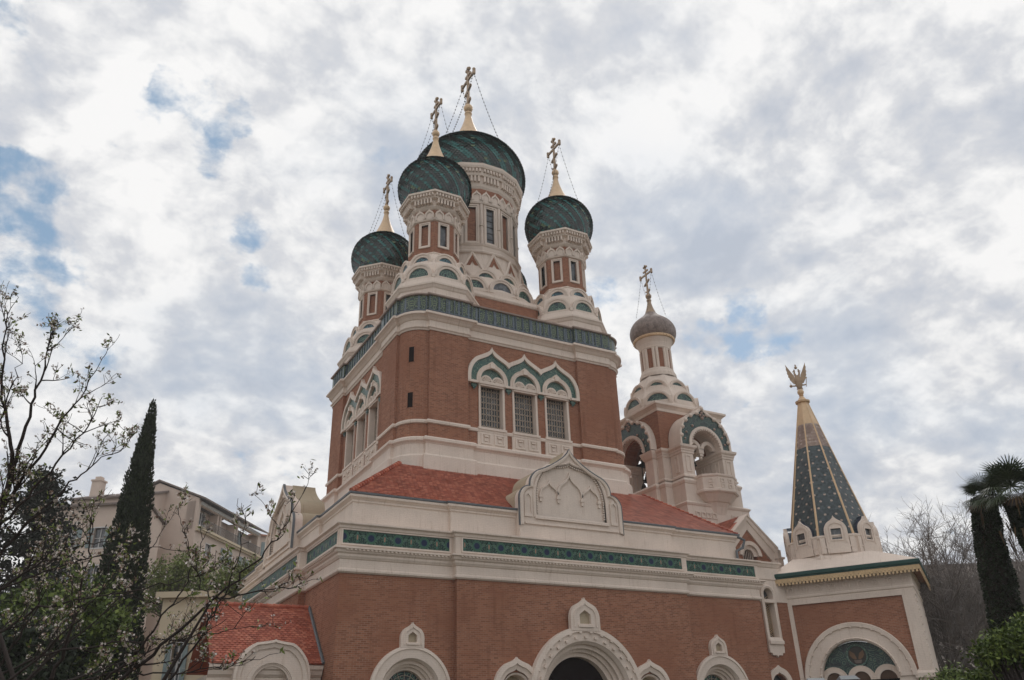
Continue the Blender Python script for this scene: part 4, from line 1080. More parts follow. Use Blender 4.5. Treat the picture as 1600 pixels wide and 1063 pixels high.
q.sweep(o8, [(.15, 23.2), (.12, 23.5), (0, 23.6), (-.1, 24.3), (-.45, 24.9), (-.62, 25.4), (-1.1, 26.2), (-1.42, 26.6), (-1.44, 26.9)], True, 0, TB)
v1 = kok_tier(q, 2.74, 8, 0, 23.72, 1.02, .82, .7, off=(BX, BY)); v2 = kok_tier(q, 2.15, 8, 0, 25.05, .82, .62, .6, off=(BX, BY))
for deg, l, M in v1+v2:
    pass
q.lathe([(1.45, 26.6), (1.42, 26.9), (1.34, 27.05), (1.30, 27.2), (1.22, 27.3), (1.16, 27.34)], 40, 0, TB)
q.lathe([(1.14, 29.0), (1.22, 29.1), (1.22, 29.2), (1.30, 29.5), (1.45, 29.8), (1.50, 29.9), (1.55, 29.95)], 40, 0, TB)
BD = q.build('bell_crown', 'stone', CA)
hb = MB()
for deg, l, M in v1+v2:
    if deg in (180, 225, 270, 315):
        k = MB(); k.plate(l, [], .08, .1, 0, M); k.build('tile_lunette', 'kok_tile', BD)
    else: hb.plate(l, [], .08, .1, 0, M)
hb.build('rear_lunettes', 'kok_tile', BD)['kind'] = 'stuff'
q = MB(); q.lathe([(1.10, 27.3), (1.10, 29.05)], 40, 0, TB); q.build('drum_wall', 'brick', BD)
q = MB()
for k in range(8):
    a = radians(45*k+5)
    for da in (-.115, .115): q.tube([(BX+1.13*cos(a+da), BY+1.13*sin(a+da), 27.3), (BX+1.13*cos(a+da), BY+1.13*sin(a+da), 29.05)], .12, 8)
q.build('drum_columns', 'stone', BD)
q = MB(); q.lathe([(1.52, 29.86), (1.62, 29.9), (1.64, 30.06), (1.55, 30.10)], 48, 0, TB)
for k in range(36): a = 2*pi*k/36; q.ball((BX+1.63*cos(a), BY+1.63*sin(a), 29.98), .055, 0, 6)
q.build('gilded_band', 'gold', BD)
q = MB(); q.lathe(spline([(1.55, 30.0), (1.76, 30.28), (1.84, 30.7), (1.76, 31.15), (1.48, 31.6), (1.08, 31.95), (.72, 32.25), (.50, 32.5), (.40, 32.65)], 5), 40, 0, TB); q.build('bell_dome', 'bell_dome', BD, True)
q = finial(32.55, 33.75, .46, .25, 34.2); fo = q.build('finial', 'gold_dull', BD, True, (BX, BY, 0))
q = MB(); cross_mb(q, 34.4, 2.75); q.build('cross', 'gold_dull', BD, False, (BX, BY, 0))
for sx, sy in ((-1, -1), (1, -1), (-1, 1), (1, 1)):
    beads((0, sy*.7, 36.2), (sx*.95, sy*.75, 32.2), .02, .28, .032).build('chain', 'dark_metal', BD, False, (BX, BY, 0))
# bells: things that hang inside
def bell(loc, r, label):
    mb = MB(); mb.lathe([(r*1.0, 0), (r*1.02, .06*r), (r*.82, .35*r), (r*.66, .8*r), (r*.60, 1.2*r), (r*.45, 1.45*r), (.02, 1.5*r)], 20)
    e = tag(empty('bell', loc), label, 'bell', 'bells hanging in the open belfry'); mb.build('bell_body', 'bronze', e, True)
    y = MB(); y.box(-r*.3, r*.3, -.05, .05, 1.45*r, 1.8*r); y.tube([(0, 0, 1.75*r), (0, 0, 20.3-loc[2])], .035, 6); y.build('yoke', 'dark_metal', e)
    c_ = MB(); c_.tube([(0, 0, .8*r), (0, 0, -.12*r)], .03, 5); c_.ball((0, 0, -.15*r), .11*r+.03, 0, 8); c_.build('clapper', 'dark_metal', e)
bell((14.85, .5, 18.55), .52, 'largest dark bronze bell hanging in the left-hand belfry arch')
bell((14.8, .45, 17.62), .22, 'small bronze bell hung low, just below the largest bell')
bell((14.6, 1.0, 18.0), .27, 'medium bronze bell to the left of the largest bell')
bell((16.62, -2.4, 19.1), .20, 'small bronze bell seen at the edge of the right-hand belfry arch')
q = MB(); q.box(14.65, 15.05, -1.9, 2.6, 19.75, 20.1); q.box(14.7, 15.0, -.1, 1.1, 20.1, 21.6); q.box(16.4, 16.8, -2.8, 1.9, 20.15, 20.4); q.build('bell_frame', 'dark_metal', CA)

# ---- porch pavilion with tiled spire -------------------------------------
PM = frame(13.9, -11.3, 0, -57)
p = MB(); p.plate(wallrect(.3, 5.93, .5, 8.1), [[(5.0, .6)]+arc(3.1, 4.22, 1.9, 0, 180, 32)+[(1.2, .6)]], .12, .25, 0, PM); p.build('porch_wall', 'brick', CA)
p = MB()
ho = [(3.12+1.85*cos(t), 4.2+1.85*sin(t)) for t in [pi*i/32 for i in range(33)]]
arcs_o = arc(3.1, 4.22, 2.75, 0, 180, 40)
p.plate(wallrect(-.1, 6.55, 0, 8.5), [[(.3, 4.32), (.36, 4.32)]+list(reversed(arcs_o))[1:-1]+[(5.88, 4.5), (5.93, 4.5), (5.93, 8.1), (.3, 8.1)], [(4.95, .5)]+arc(3.1, 4.22, 1.85, 0, 180, 32)+[(1.25, .5)]], 0, .3, 0, PM)
p.box(-.1, 6.55, .3, 6.6, 8.1, 8.5, 0, PM); p.box(6.1, 6.55, .3, 6.6, 0, 8.2, 0, PM); p.box(-.1, .3, .3, 6.6, 0, 8.2, 0, PM)
p.sweep([(-.1, 1.0), (-.1, 0), (6.55, 0), (6.55, 6.6)][0:4], [(0, 8.42), (.05, 8.46), (.05, 8.54), (.02, 8.58), (.02, 9.15), (.08, 9.2), (.12, 9.3), (.12, 9.45)], False, 0, PM)
for k in range(9):   # faint painted ornaments of the frieze as low relief
    x = .35+k*.74
    p.ribbon(arc(x, 8.84, .13, 220, -40, 8), arc(x, 8.84, .20, 220, -40, 8), [(0, -.02), (0, -.09), (1, -.09), (1, -.02)], False, 0, PM)
    p.tube([(x, -.04, 8.75), (x, -.04, 9.02)], .025, 4, 0, PM)
# arch mouldings
A = arc(3.1, 4.22, 1.85, 180, 0, 40); B = arc(3.1, 4.22, 2.75, 180, 0, 40)
p.ribbon(A, B, [(0, .5), (0, -.05), (.1, -.12), (.15, -.06), (.7, -.08), (.74, -.16), (.95, -.18), (1, -.08), (1, .12)], False, 0, PM)
for k in range(15):
    t = pi*(k+.5)/15
    for rr in (1.93, 2.5): p.ball((3.1+rr*cos(t), -.12, 4.22+rr*sin(t)), .06, 0, 6, PM)
p.sweep([(5.7, 0), (6.55, 0), (6.55, 2)], [(0, 4.0), (.15, 4.1), (.15, 4.3), (0, 4.42)], False, 0, PM)
for x in (1.79, 3.13, 4.42):
    p.ribbon(arc(x, 4.15, .42, 180, 0, 16), arc(x, 4.15, .70, 180, 0, 16), [(0, .7), (0, .30), (.5, .28), (.5, .34), (1, .30), (1, .45)], False, 0, PM)
# rough toothed right edge
for k in range(22): p.box(6.53, 6.62, .02, .3, .3+k*.37, .47+k*.37, 0, PM)
p.build('porch_frame', 'stone', CA)
p = MB(); p.plate(arc(3.1, 4.15, 1.9, 180, 0, 32), [], .42, .5, 0, PM); tyo = p.build('tympanum_tile', 'bell_tile', CA)
p = MB(); M3 = PM @ Matrix.Translation((3.1, .40, 5.35)) @ Matrix.Rotation(pi/2, 4, 'X')
p.lathe([(.46, 0), (.46, .04), (.54, .05), (.56, 0)], 28, 1, M3); p.lathe([(.001, .01), (.45, .01)], 24, 0, M3)
for s_ in (-1, 1): p.add([(s_*.03, -.16, .04), (s_*.12, .10, .04), (s_*.34, .26, .04), (s_*.36, .02, .04), (s_*.26, -.12, .04), (s_*.12, -.2, .04)], [tuple(range(6))], 2, M3)
p.add([(-.2, -.22, .03), (.2, -.22, .03), (.14, -.38, .03), (-.14, -.38, .03)], [(0, 1, 2, 3)], 3, M3)
p.build('medallion', ['bronze', 'ogee_tile', 'tile_ochre', 'roof_dark'], tyo)
for x in (1.79, 3.13, 4.42): p = MB(); p.plate(arc(x, 4.15, .43, 0, 180, 14), [], .395, .41, 0, PM); p.build('porch_inner_dark', 'terracotta_dark', CA)  # flat dark brown plates stand for the dim interior behind the arches
p = MB(); p.plate(arc(3.1, 4.1, 1.85, 180, 0, 20), [], .75, .8, 0, PM); p.box(.8, 5.4, .75, .8, 0, 4.1, 0, PM); p.build('porch_opening', 'opening_shade', CA)  # dark sheet painted as the shade within the porch
# eaves
p = MB(); ev = [(-.45, 4.0), (-.45, -.62), (7.15, -.62), (7.15, 7.2)]
p.sweep([(x, y_) for x, y_ in ev], [(-.3, 9.46), (0, 9.46), (.0, 9.50), (.05, 9.56), (.05, 9.72), (-.2, 9.80)], False, 0, PM); p.build('eaves_fascia', 'green_paint', CA)
p = MB(); p.sweep(ev, [(-.03, 9.22), (-.03, 9.48)], False, 0, PM); p.sweep(ev, [(-.07, 9.22), (-.07, 9.48)], False, 0, PM)
p.teeth(ev, 9.10, 9.24, -.07, -.03, .10, .09, 0, False, PM); p.teeth(ev, 9.30, 9.42, -.04, -.0, .07, .12, 0, False, PM)
p.build('gilded_valance', 'gold_bright', CA)
p = MB(); p.add([(-.45, 6.9, 9.45), (-.45, -.6, 9.45), (7.15, -.6, 9.45), (7.15, 6.9, 9.45), (-.1, 6.6, 9.44), (-.1, 0, 9.44), (6.55, 0, 9.44), (6.55, 6.6, 9.44)], [(0, 1, 5, 4), (1, 2, 6, 5), (2, 3, 7, 6)], 0, PM); p.build('soffit', 'brick', CA)
SX, SY = 18.09, -11.68; SM = Matrix.Translation((SX, SY, 0))
p = MB(); cpt = (2.6, 3.3)
p.add([(-.4, -.57, 9.76), (7.1, -.57, 9.76), (7.1, 7.1, 9.76), (-.4, 7.1, 9.76), (.6, 1.0, 10.7), (4.9, 1.0, 10.7), (4.9, 5.6, 10.7), (.6, 5.6, 10.7)], [(0, 1, 5, 4), (1, 2, 6, 5), (2, 3, 7, 6), (3, 0, 4, 7), (4, 5, 6, 7)], 0, PM)
p.build('porch_roof', 'stone', CA)
phs = 228-180
s8 = ngon(2.42, 8, phs)
p = MB(); p.sweep(s8, [(.18, 10.1), (.16, 10.55), (.0, 10.75), (0, 11.55), (.05, 11.6), (.10, 11.7), (.08, 11.78), (-.3, 11.82)], True, 0, SM)
vals = []
for k in range(8):
    M = SM @ faceM(2.42, phs+45*k)
    O = ogee(0, 10.75, 12.0, .62, 12.86, 8, 55, .35); wn = wallrect(-.27, .27, 11.5, 12.1)
    p.plate(O, [wn], -.16, .3, 0, M)
    p.ribbon(ogee(0, 11.3, 12.0, .42, 12.45, 8, 55, .35), ogee(0, 11.3, 12.0, .52, 12.62, 8, 55, .35), [(0, -.15), (0, -.2), (1, -.2), (1, -.15)], False, 0, M)
    p.ribbon(wallrect(-.27, .27, 11.5, 12.1), wallrect(-.35, .35, 11.42, 12.18), [(0, 0), (0, -.2), (1, -.2), (1, -.15)], True, 0, M)
    for s_ in (-1, 1): p.box(s_*.80-.13, s_*.80+.13, -.12, .05, 10.75, 11.62, 0, M)
    p.box(-.85, .85, -.14, .0, 11.05, 11.13, 0, M)
    vals.append(M)
SP = p.build('spire_base', 'stone', CA)
for k, M in enumerate(vals):
    q = MB(); q.plate(ogee(0, 11.7, 12.0, .66, 12.88, 8, 55, .35), [], .04, 1.3, 0, M); q.build('dormer_roof', 'lead_blue', SP)
    q = MB(); q.box(-.3, .3, -.06, -.01, 11.4, 12.15, 0, M); q.build('dormer_window', 'glass', SP)
sp = MB(); zb, zt, rb_, rt_ = 11.75, 20.75, 2.30, .27
def rz(z): return rb_+(rt_-rb_)*(z-zb)/(zt-zb)
for k in range(8):
    M = SM @ faceM(0, phs+45*k); th = math.tan(pi/8)
    for z0_, z1_, mt in ((zb, 17.55, 0), (17.55, 19.15, 1)):
        a0, a1 = rz(z0_), rz(z1_)
        P0 = [M @ Vector(v) for v in ((-a0*th, -a0, z0_), (a0*th, -a0, z0_), (-a1*th, -a1, z1_), (a1*th, -a1, z1_))]
        sp.add([P0[0], P0[1], P0[3], P0[2]], [(0, 1, 2, 3)], mt)
        def mf(r, i, rows, nn, mt=mt):
            if mt == 1: return 1 if (r % 2) else (1 if random.random() < .6 else 2)
            c = math.floor(i-(nn-1)/2+.5)
            if r % 8 == 0 and c % 4 == 0: return 2
            if r % 8 == 4 and c % 4 == 2: return 2
            return 0
        n_out = M.to_3x3() @ Vector((0, -1, 0))
        slope_tiles(sp, P0[0], P0[1], P0[2], P0[3], .105, .15, 0, .03, 1.4, mf)
    a0, a1 = rz(19.15)+.02, rz(zt)+.02
    sp.add([M @ Vector(v) for v in ((-a0*th, -a0, 19.15), (a0*th, -a0, 19.15), (a1*th, -a1, zt), (-a1*th, -a1, zt))], [(0, 1, 2, 3)], 3)
sp.build('tiled_spire', ['spire_blue', 'spire_pink', 'spire_cream', 'gold'], SP)
q = MB()
for k in range(8):
    a = radians(phs+45*k+22.5); c_ = 1/cos(pi/8)
    q.tube([(SX+rz(z_)*c_*cos(a), SY+rz(z_)*c_*sin(a), z_) for z_ in (zb, 14, 17, zt)], [.075, .065, .055, .045], 6)
q.lathe([(.30, zt-.05), (.44, zt), (.46, zt+.1), (.30, zt+.16), (.14, zt+.42), (.09, zt+.46), (.16, zt+.52), (.08, zt+.56)], 20, 0, SM)
q.ball((SX, SY, zt+.75), .21, 0, 12)
q.build('spire_ribs', 'gold', SP)
# two-headed eagle
eg = MB(); Me = SM @ Matrix.Rotation(radians(-50+6), 4, 'Z') @ Matrix.Translation((0, 0, zt+.95))
def fl(pts, t=.06): eg.plate(pts, [], -t/2, t/2, 0, Me, back=True)
eg.lathe([(.05, 0), (.16, .12), (.22, .35), (.26, .6), (.20, .85), (.10, 1.0), (.02, 1.02)], 12, 0, Me @ Matrix.Scale(.6, 4, (0, 1, 0)))
for s_ in (-1, 1):
    wing = [(s_*x, z) for x, z in [(.12, .45), (.3, .42), (.42, .62), (.50, .74), (.50, .86), (.57, .95), (.55, 1.08), (.61, 1.2), (.58, 1.32), (.63, 1.5), (.60, 1.62), (.63, 1.85), (.48, 1.55), (.34, 1.25), (.2, 1.0)]]
    fl(wing, .07)
    eg.tube([(s_*.06, 0, .85), (s_*.12, 0, 1.05), (s_*.16, 0, 1.18), (s_*.12, 0, 1.28), (s_*.2, 0, 1.3), (s_*.27, 0, 1.26)], [.09, .07, .06, .065, .045, .01], 6, 0, Me)
    eg.ball((s_*.13, 0, 1.38), .055, 0, 6, Me)
    eg.tube([(s_*.12, 0, .3), (s_*.3, 0, .28), (s_*.42, 0, .30)], [.06, .045, .04], 6, 0, Me)
fl([(-.14, .2), (-.2, -.02), (-.08, .02), (0, -.1), (.08, .02), (.2, -.02), (.14, .2)], .06)
eg.ball((0, 0, 1.55), .10, 0, 8, Me); eg.tube([(0, 0, 1.6), (0, 0, 1.78)], .025, 5, 0, Me); eg.box(-.06, .06, -.02, .02, 1.68, 1.72, 0, Me)
eg.ball((-.5, 0, .30), .10, 0, 8, Me); eg.tube([(-.5, 0, .38), (-.5, 0, .5)], .02, 4, 0, Me)
eg.tube([(.42, 0, .15), (.52, 0, .75)], .022, 5, 0, Me); eg.ball((.53, 0, .78), .045, 0, 6, Me)
eg.build('eagle', 'gold_dull', SP)

# ---- low annex with red roof on the left ---------------------------------
q = MB(); AXL = -16.1
q.box(AXL, -L-.02, -10.0, -5.2, 0, 4.4); q.build('annex_wall', 'stone', CA)
q = MB(); q.add([(AXL, -10.4, 4.80), (-L, -10.4, 4.80), (-L, -7.54, 7.36), (AXL, -7.54, 7.36), (-L, -4.7, 4.8), (AXL, -4.7, 4.8)], [(0, 1, 2, 3), (3, 2, 4, 5)])
slope_tiles(q, (AXL, -10.4, 4.82), (-L-.06, -10.4, 4.82), (AXL, -7.54, 7.38), (-L-.06, -7.54, 7.38), .135, .20)
for k in range(20):
    x = AXL+k*.28; q.tube([(x, -7.54, 7.43), (x+.3, -7.54, 7.40)], [.10, .085], 8)
q.build('annex_roof', 'roof_tile', CA)
q = MB(); q.tube([(-L-.06, -10.42, 4.84), (-L-.06, -7.54, 7.45)], .07, 6); q.build('roof_flashing', 'lead', CA)
q = MB()
q.sweep([(AXL, -9.9), (-L-.03, -9.9)], [(0, 3.9), (.1, 3.95), (.1, 4.1), (.2, 4.2), (.2, 4.3), (.32, 4.42), (.36, 4.56), (.44, 4.62), (.46, 4.76), (.1, 4.84)])
Og = ogee(-13.72, 2.0, 4.25, 1.42, 5.62, 12, 60, .3); Ig = archline(-13.72, 2.0, 4.0, .78, 18)
q.plate(Og, [Ig], -10.45, -9.6, 0, F0)
q.ribbon(scale_line(Og, -13.72, 4.1, .86), scale_line(Og, -13.72, 4.1, 1.05), [(0, -10.44), (0, -10.52), (.6, -10.56), (.65, -10.64), (1, -10.62), (1, -9.9)], False, 0, F0)
q.ribbon(archline(-13.72, 2.0, 4.0, .70, 18), archline(-13.72, 2.0, 4.0, .98, 18), [(0, -9.9), (0, -10.4), (.4, -10.42), (.45, -10.5), (1, -10.5), (1, -10.44)], False, 0, F0)
q.build('annex_gable', 'stone', CA)
q = MB(); q.add([(x, -10.0, z) for x, z in archline(-13.72, 2.0, 4.0, .76, 18)], [tuple(range(21))]); q.build('annex_window', 'stone_dark', CA)

# ================================================================== OTHER BUILDINGS
def building(name, label, loc, deg, W, D, zeave, wall, roofm, ridge=3.0, windows=(), gable=True, side='long'):
    """local frame: x along the street face, y inwards"""
    o = tag(empty(name, loc), label, 'building'); R = Matrix.Rotation(radians(deg), 4, 'Z')
    m_ = MB()
    hs = [wallrect(u-w_/2, u+w_/2, z0_, z1_) for u, w_, z0_, z1_, kind in windows]
    m_.plate(wallrect(0, W, 0, zeave), hs, 0, .35, 0, R); m_.box(.0, W, .36, D, 0, zeave-.05, 0, R)
    if gable:
        for x in (0, W): m_.add([(x, 0, zeave-.1), (x, D, zeave-.1), (x, D/2, zeave+ridge)], [(0, 1, 2)], 0, R)
    m_.build('wall', wall, o)
    r_ = MB(); e = .5
    if gable:
        s_ = ridge/(D/2)
        for y0, y1, z0_, z1_ in ((-e, D/2, zeave-e*s_, zeave+ridge), (D+e, D/2, zeave-e*s_, zeave+ridge)):
            vs = [(-.3, y0, z0_), (W+.3, y0, z0_), (W+.3, y1, z1_), (-.3, y1, z1_)]
            r_.add(vs+[(a, b_, c+.22) for a, b_, c in vs], [(0, 3, 2, 1), (4, 5, 6, 7), (0, 1, 5, 4), (1, 2, 6, 5), (2, 3, 7, 6), (3, 0, 4, 7)], 0, R)
    else: r_.box(-.3, W+.3, -.3, D+.3, zeave, zeave+.3, 0, R)
    r_.build('roof', roofm, o)
    for u, w_, z0_, z1_, kind in windows:
        f = MB(); A = wallrect(u-w_/2, u+w_/2, z0_, z1_); B = wallrect(u-w_/2-.12, u+w_/2+.12, z0_-.12, z1_+.12)
        f.ribbon(A, B, [(0, .3), (0, -.05), (1, -.05), (1, .0)], True, 0, R)
        f.box(u-.04, u+.04, .2, .26, z0_, z1_, 0, R); f.box(u-w_/2, u+w_/2, .2, .26, (z0_+z1_)/2-.03, (z0_+z1_)/2+.03, 0, R)
        wo = f.build('window', 'white_paint', o)
        g2 = MB(); g2.box(u-w_/2, u+w_/2, .27, .3, z0_, z1_, 0, R); g2.build('pane', 'glass', wo)
        if kind == 's':
            for s_ in (-1, 1):
                h_ = MB(); xx = u+s_*(w_/2+w_/4+.05); h_.box(xx-w_/4, xx+w_/4, -.10, -.04, z0_, z1_, 0, R); h_.build('shutter', 'shutter', wo)
        if kind == 'b':
            h_ = MB(); h_.box(u-w_/2-.5, u+w_/2+.5, -.8, 0.0, z0_-.2, z0_-.05, 0, R)
            h_.build('balcony_floor', 'plaster_cream', wo)
            h_ = MB()
            for k in range(int((w_+1)/.14)): x = u-w_/2-.5+k*.14; h_.tube([(x, -.75, z0_-.05), (x, -.75, z0_+.95)], .018, 4, 0, R)
            h_.tube([(u-w_/2-.5, -.75, z0_+.95), (u+w_/2+.5, -.75, z0_+.95)], .03, 4, 0, R); h_.build('railing', 'balcony_iron', wo)
    return o, R
wins = []
for u in (3.3, 7.6, 12.4): wins.append((u, 1.5, 25.45, 27.6, 'n'))
wins += [(3.6, 1.3, 21.9, 23.9, 'n'), (8.3, 1.5, 21.9, 24.2, 's'), (13.3, 1.5, 21.9, 24.2, 'n')]
wins += [(u, 1.4, 18.4, 20.6, 's') for u in (3.6, 8.3, 13.3)]
# facade runs away along azimuth 36 deg; its plane faces south-east, x of the local frame runs from far right... to the corner
C1 = Vector((-9.14, 54.16, 0)); ua = Vector((-.809, .588)); fa = Vector((.588, .809))
apt = tag(empty('apartment_building', C1), 'beige plaster apartment building with dark gabled roof and railed loggias behind the cypress', 'building')
RF = Matrix.Rotation(atan2(fa.y, fa.x), 4, 'Z')      # x along the facade, y to the left = into the building
m_ = MB(); Lf = 17.6; Wd = 10.8
hs = [wallrect(u-w_/2, u+w_/2, z0_, z1_) for u, w_, z0_, z1_, k in wins]
log = wallrect(.6, 16.8, 25.3, 27.85)
m_.plate(wallrect(.3, Lf, 0, 28.4), [log]+[h for h in hs if h[0][1] < 25], 0, .35, 0, RF)
m_.box(.6, 16.8, 1.3, 1.4, 25.2, 28.0, 0, RF); m_.box(0, .6, .35, 1.4, 25, 28.3, 0, RF)
for x in (.35, 5.2, 5.9, 10.0, 10.6, 16.9): m_.box(x, x+.35, .1, 1.3, 25.3, 27.85, 0, RF)
m_.plate([(0, 0), (-Wd, 0), (-Wd, 28.2), (-5.35, 30.75), (0, 28.6)], [], 0, .3, 0, RF @ Matrix.Rotation(-pi/2, 4, 'Z'))
m_.box(0.3, Lf, Wd-.3, Wd, 0, 28.2, 0, RF); m_.box(Lf-.3, Lf, .3, Wd, 0, 28.2, 0, RF); m_.box(.3, Lf-.3, 1.4, Wd-.3, 25, 28.0, 0, RF)
m_.build('wall', 'plaster_pink', apt)
r_ = MB()
for (y0, z0_), (y1, z1_) in (((-.9, 28.35), (5.35, 30.95)), ((Wd+.5, 28.0), (5.35, 30.95))):
    vs = [(-.25, y0, z0_), (Lf+.3, y0, z0_), (Lf+.3, y1, z1_), (-.25, y1, z1_)]
    r_.add(vs+[(a, b_, c+.2) for a, b_, c in vs], [(0, 3, 2, 1), (4, 5, 6, 7), (0, 1, 5, 4), (1, 2, 6, 5), (2, 3, 7, 6), (3, 0, 4, 7)], 0, RF)
r_.build('roof', 'roof_dark', apt)
q = MB(); q.box(.5, 16.9, -.15, .05, 27.95, 28.28, 0, RF); q.build('fascia_beam', 'white_paint', apt)
q = MB(); q.box(-.0, Lf, -.55, -.002, 25.0, 25.28, 0, RF); q.box(-.0, Lf, -.35, -.002, 24.8, 25.0, 0, RF); q.box(.6, 16.8, .0, 1.3, 25.1, 25.29, 0, RF); q.build('balcony_floor', 'plaster_cream', apt)
q = MB()
for k in range(115): q.tube([(.5+k*.143, -.45, 25.28), (.5+k*.143, -.45, 26.3)], .018, 4, 0, RF, cap=False)
q.tube([(.5, -.45, 26.3), (17, -.45, 26.3)], .03, 4, 0, RF); q.build('railing', 'balcony_iron', apt)
for u, w_, z0_, z1_, kind in wins:
    dd = 1.28 if z0_ > 25 else .22
    f = MB(); f.ribbon(wallrect(u-w_/2, u+w_/2, z0_, z1_), wallrect(u-w_/2-.1, u+w_/2+.1, z0_-.1, z1_+.1), [(0, dd), (0, dd-.12 if z0_ > 25 else -.04), (1, dd-.12 if z0_ > 25 else -.04), (1, dd-.02 if z0_ > 25 else .0)], True, 0, RF)
    f.box(u-.05, u+.05, dd-.06, dd-.02, z0_, z1_, 0, RF); f.box(u-w_/2, u+w_/2, dd-.05, dd-.02, z0_+.8, z0_+.87, 0, RF)
    wo = f.build('window', 'white_paint', apt)
    g2 = MB(); g2.box(u-w_/2, u+w_/2, dd-.02, dd+.02, z0_, z1_, 0, RF); g2.build('pane', 'glass', wo)
    if kind == 's' or u > 12:
        for s_ in (-1, 1):
            h_ = MB(); xx = u+s_*(w_/2+.4); h_.box(xx-.36, xx+.36, dd-.3 if z0_ > 25 else -.10, dd-.24 if z0_ > 25 else -.04, z0_, z1_, 0, RF); h_.build('shutter', 'shutter', wo)
# other houses
P = at(238, 782, 92); 
o, R = building('apartment_building', 'older pinkish apartment house left of the cypress with a chimney on its roof', (P.x-ua.x*-0.5+ua.x*9.5, P.y+ua.y*9.5, 0), -36, 9.4, 9, P.z+.6, 'plaster_pink', 'roof_dark', 1.6,
         [(3.0, 1.3, P.z-4.2, P.z-2.0, 's'), (6.6, 1.3, P.z-4.2, P.z-2.0, 's'), (6.6, 1.3, P.z-8.2, P.z-6, 's'), (3.0, 1.3, P.z-8.2, P.z-6, 's'), (6.6, 1.3, P.z-12.2, P.z-10, 'n')])
q = MB(); q.box(1.0, 2.1, 1.5, 2.6, P.z, P.z+3.2, 0, R); q.box(.9, 2.2, 1.4, 2.7, P.z+3.2, P.z+3.4, 0, R); q.box(1.2, 1.9, 1.7, 2.4, P.z+3.4, P.z+3.8, 0, R); q.build('chimney', 'plaster_pink', o)
P = at(108, 830, 84)
building('town_house', 'low beige house between the dark conifer and the older apartment house', (P.x-2.5, P.y, 0), -33, 8.5, 8, P.z+2.2, 'plaster_pink', 'roof_dark', 1.2, [(3.2, 1.2, P.z-2.2, P.z-.2, 's'), (6.3, 1.2, P.z-2.2, P.z-.2, 's'), (3.2, 1.2, P.z-6, P.z-4, 's'), (6.3, 1.2, P.z-6, P.z-4, 'n')])
P = at(430, 838, 118)
building('apartment_building', 'distant beige block with terracotta roof peeping out beside the left stone gable', (P.x-2.2, P.y, 0), 6, 6.5, 9, P.z-.1, 'plaster_pink', 'terracotta', .9, [(1.6, 1.2, P.z-3.2, P.z-1.0, 's'), (4.4, 1.2, P.z-3.2, P.z-1.0, 's')])
P = at(292, 950, 42)
building('cream_house', 'small cream house with turquoise shutters behind the blossom branches beside the annex', (P.x-1.2, P.y, 0), -28, 2.6, 5, P.z+.4, 'plaster_cream', 'plaster_cream', .5, [(1.1, .5, P.z-3.6, P.z-1.8, 's')], gable=False)
P = at(1425, 884, 120); P2 = at(1640, 872, 120)
dv = P2-P; 
o, R = building('grey_block', 'long grey apartment block far behind the bare trees on the right', (P.x-dv.x*.25, P.y-dv.y*.25, 0), math.degrees(atan2(dv.y, dv.x)), dv.length*1.7, 10, P.z-.3, 'plaster_grey', 'roof_dark', 1.0,
         [(u, 1.5, z_, z_+1.8, 'n') for u in [2+3.1*i for i in range(11)] for z_ in (P.z-3.4, P.z-6.8, P.z-10.2)], gable=False)

# ================================================================== TREES
def leafcloud(mb, pts, size, rnd, mat=0, elong=1.6, up=0.0):
    for p in pts:
        n = Vector((rnd.gauss(0, 1), rnd.gauss(0, 1), rnd.gauss(0, 1)+up)).normalized(); a = n.orthogonal().normalized()
        a = Matrix.Rotation(rnd.uniform(0, 6.28), 3, n) @ a; c = n.cross(a); s_ = size*rnd.uniform(.6, 1.35)
        mb.add([p-a*s_*elong*.5, p+c*s_*.4, p+a*s_*elong*.5, p-c*s_*.4], [(0, 1, 2, 3)], mat)
def cypress():
    rnd = random.Random(11); tip = at(240, 628, 38); bx, by = tip.x, tip.y; Ht = tip.z
    o = tag(empty('cypress_tree', (bx, by, 0)), 'tall slender dark cypress rising in front of the beige apartment building', 'tree')
    t = MB(); t.tube([(0, 0, 0), (.02, 0, Ht*.5), (0, 0, Ht-.6)], [.22, .14, .02], 8); t.build('trunk', 'bark', o)
    mb = MB()
    def Rr(z): 
        u = 1-z/Ht; return .04+1.34*min(1, (u*1.30))**.80*(1.0-.18*max(0, u-.7)/.3)
    N = 34000; k = 0
    while k < N:
        z = rnd.uniform(1.0, Ht)
        if rnd.random() > Rr(z)/1.25: continue
        a = rnd.uniform(0, 2*pi); bumpy = 1+.16*mnoise.noise(Vector((cos(a)*1.6, sin(a)*1.6, z*.75)))+.13*mnoise.noise(Vector((cos(a)*4, sin(a)*4, z*2.4)))
        r = Rr(z)*bumpy*(rnd.random()**.22); p = Vector((r*cos(a), r*sin(a), z))
        u_ = Vector((cos(a)*.35+rnd.gauss(0, .25), sin(a)*.35+rnd.gauss(0, .25), 1)).normalized(); s_ = rnd.uniform(.09, .2)
        c = u_.cross(Vector((rnd.gauss(0, 1), rnd.gauss(0, 1), 0))).normalized()
        mb.add([p, p+u_*s_*.5+c*s_*.22, p+u_*s_, p+u_*s_*.5-c*s_*.22], [(0, 1, 2, 3)]); k += 1
    # inner dark mass so that the sky shows only at the ragged edge
    mb.lathe([(Rr(z)*.72, z) for z in [1+i*(Ht-1.6)/30 for i in range(31)]], 14)
    mb.build('crown', 'leaf_cypress', o)
cypress()
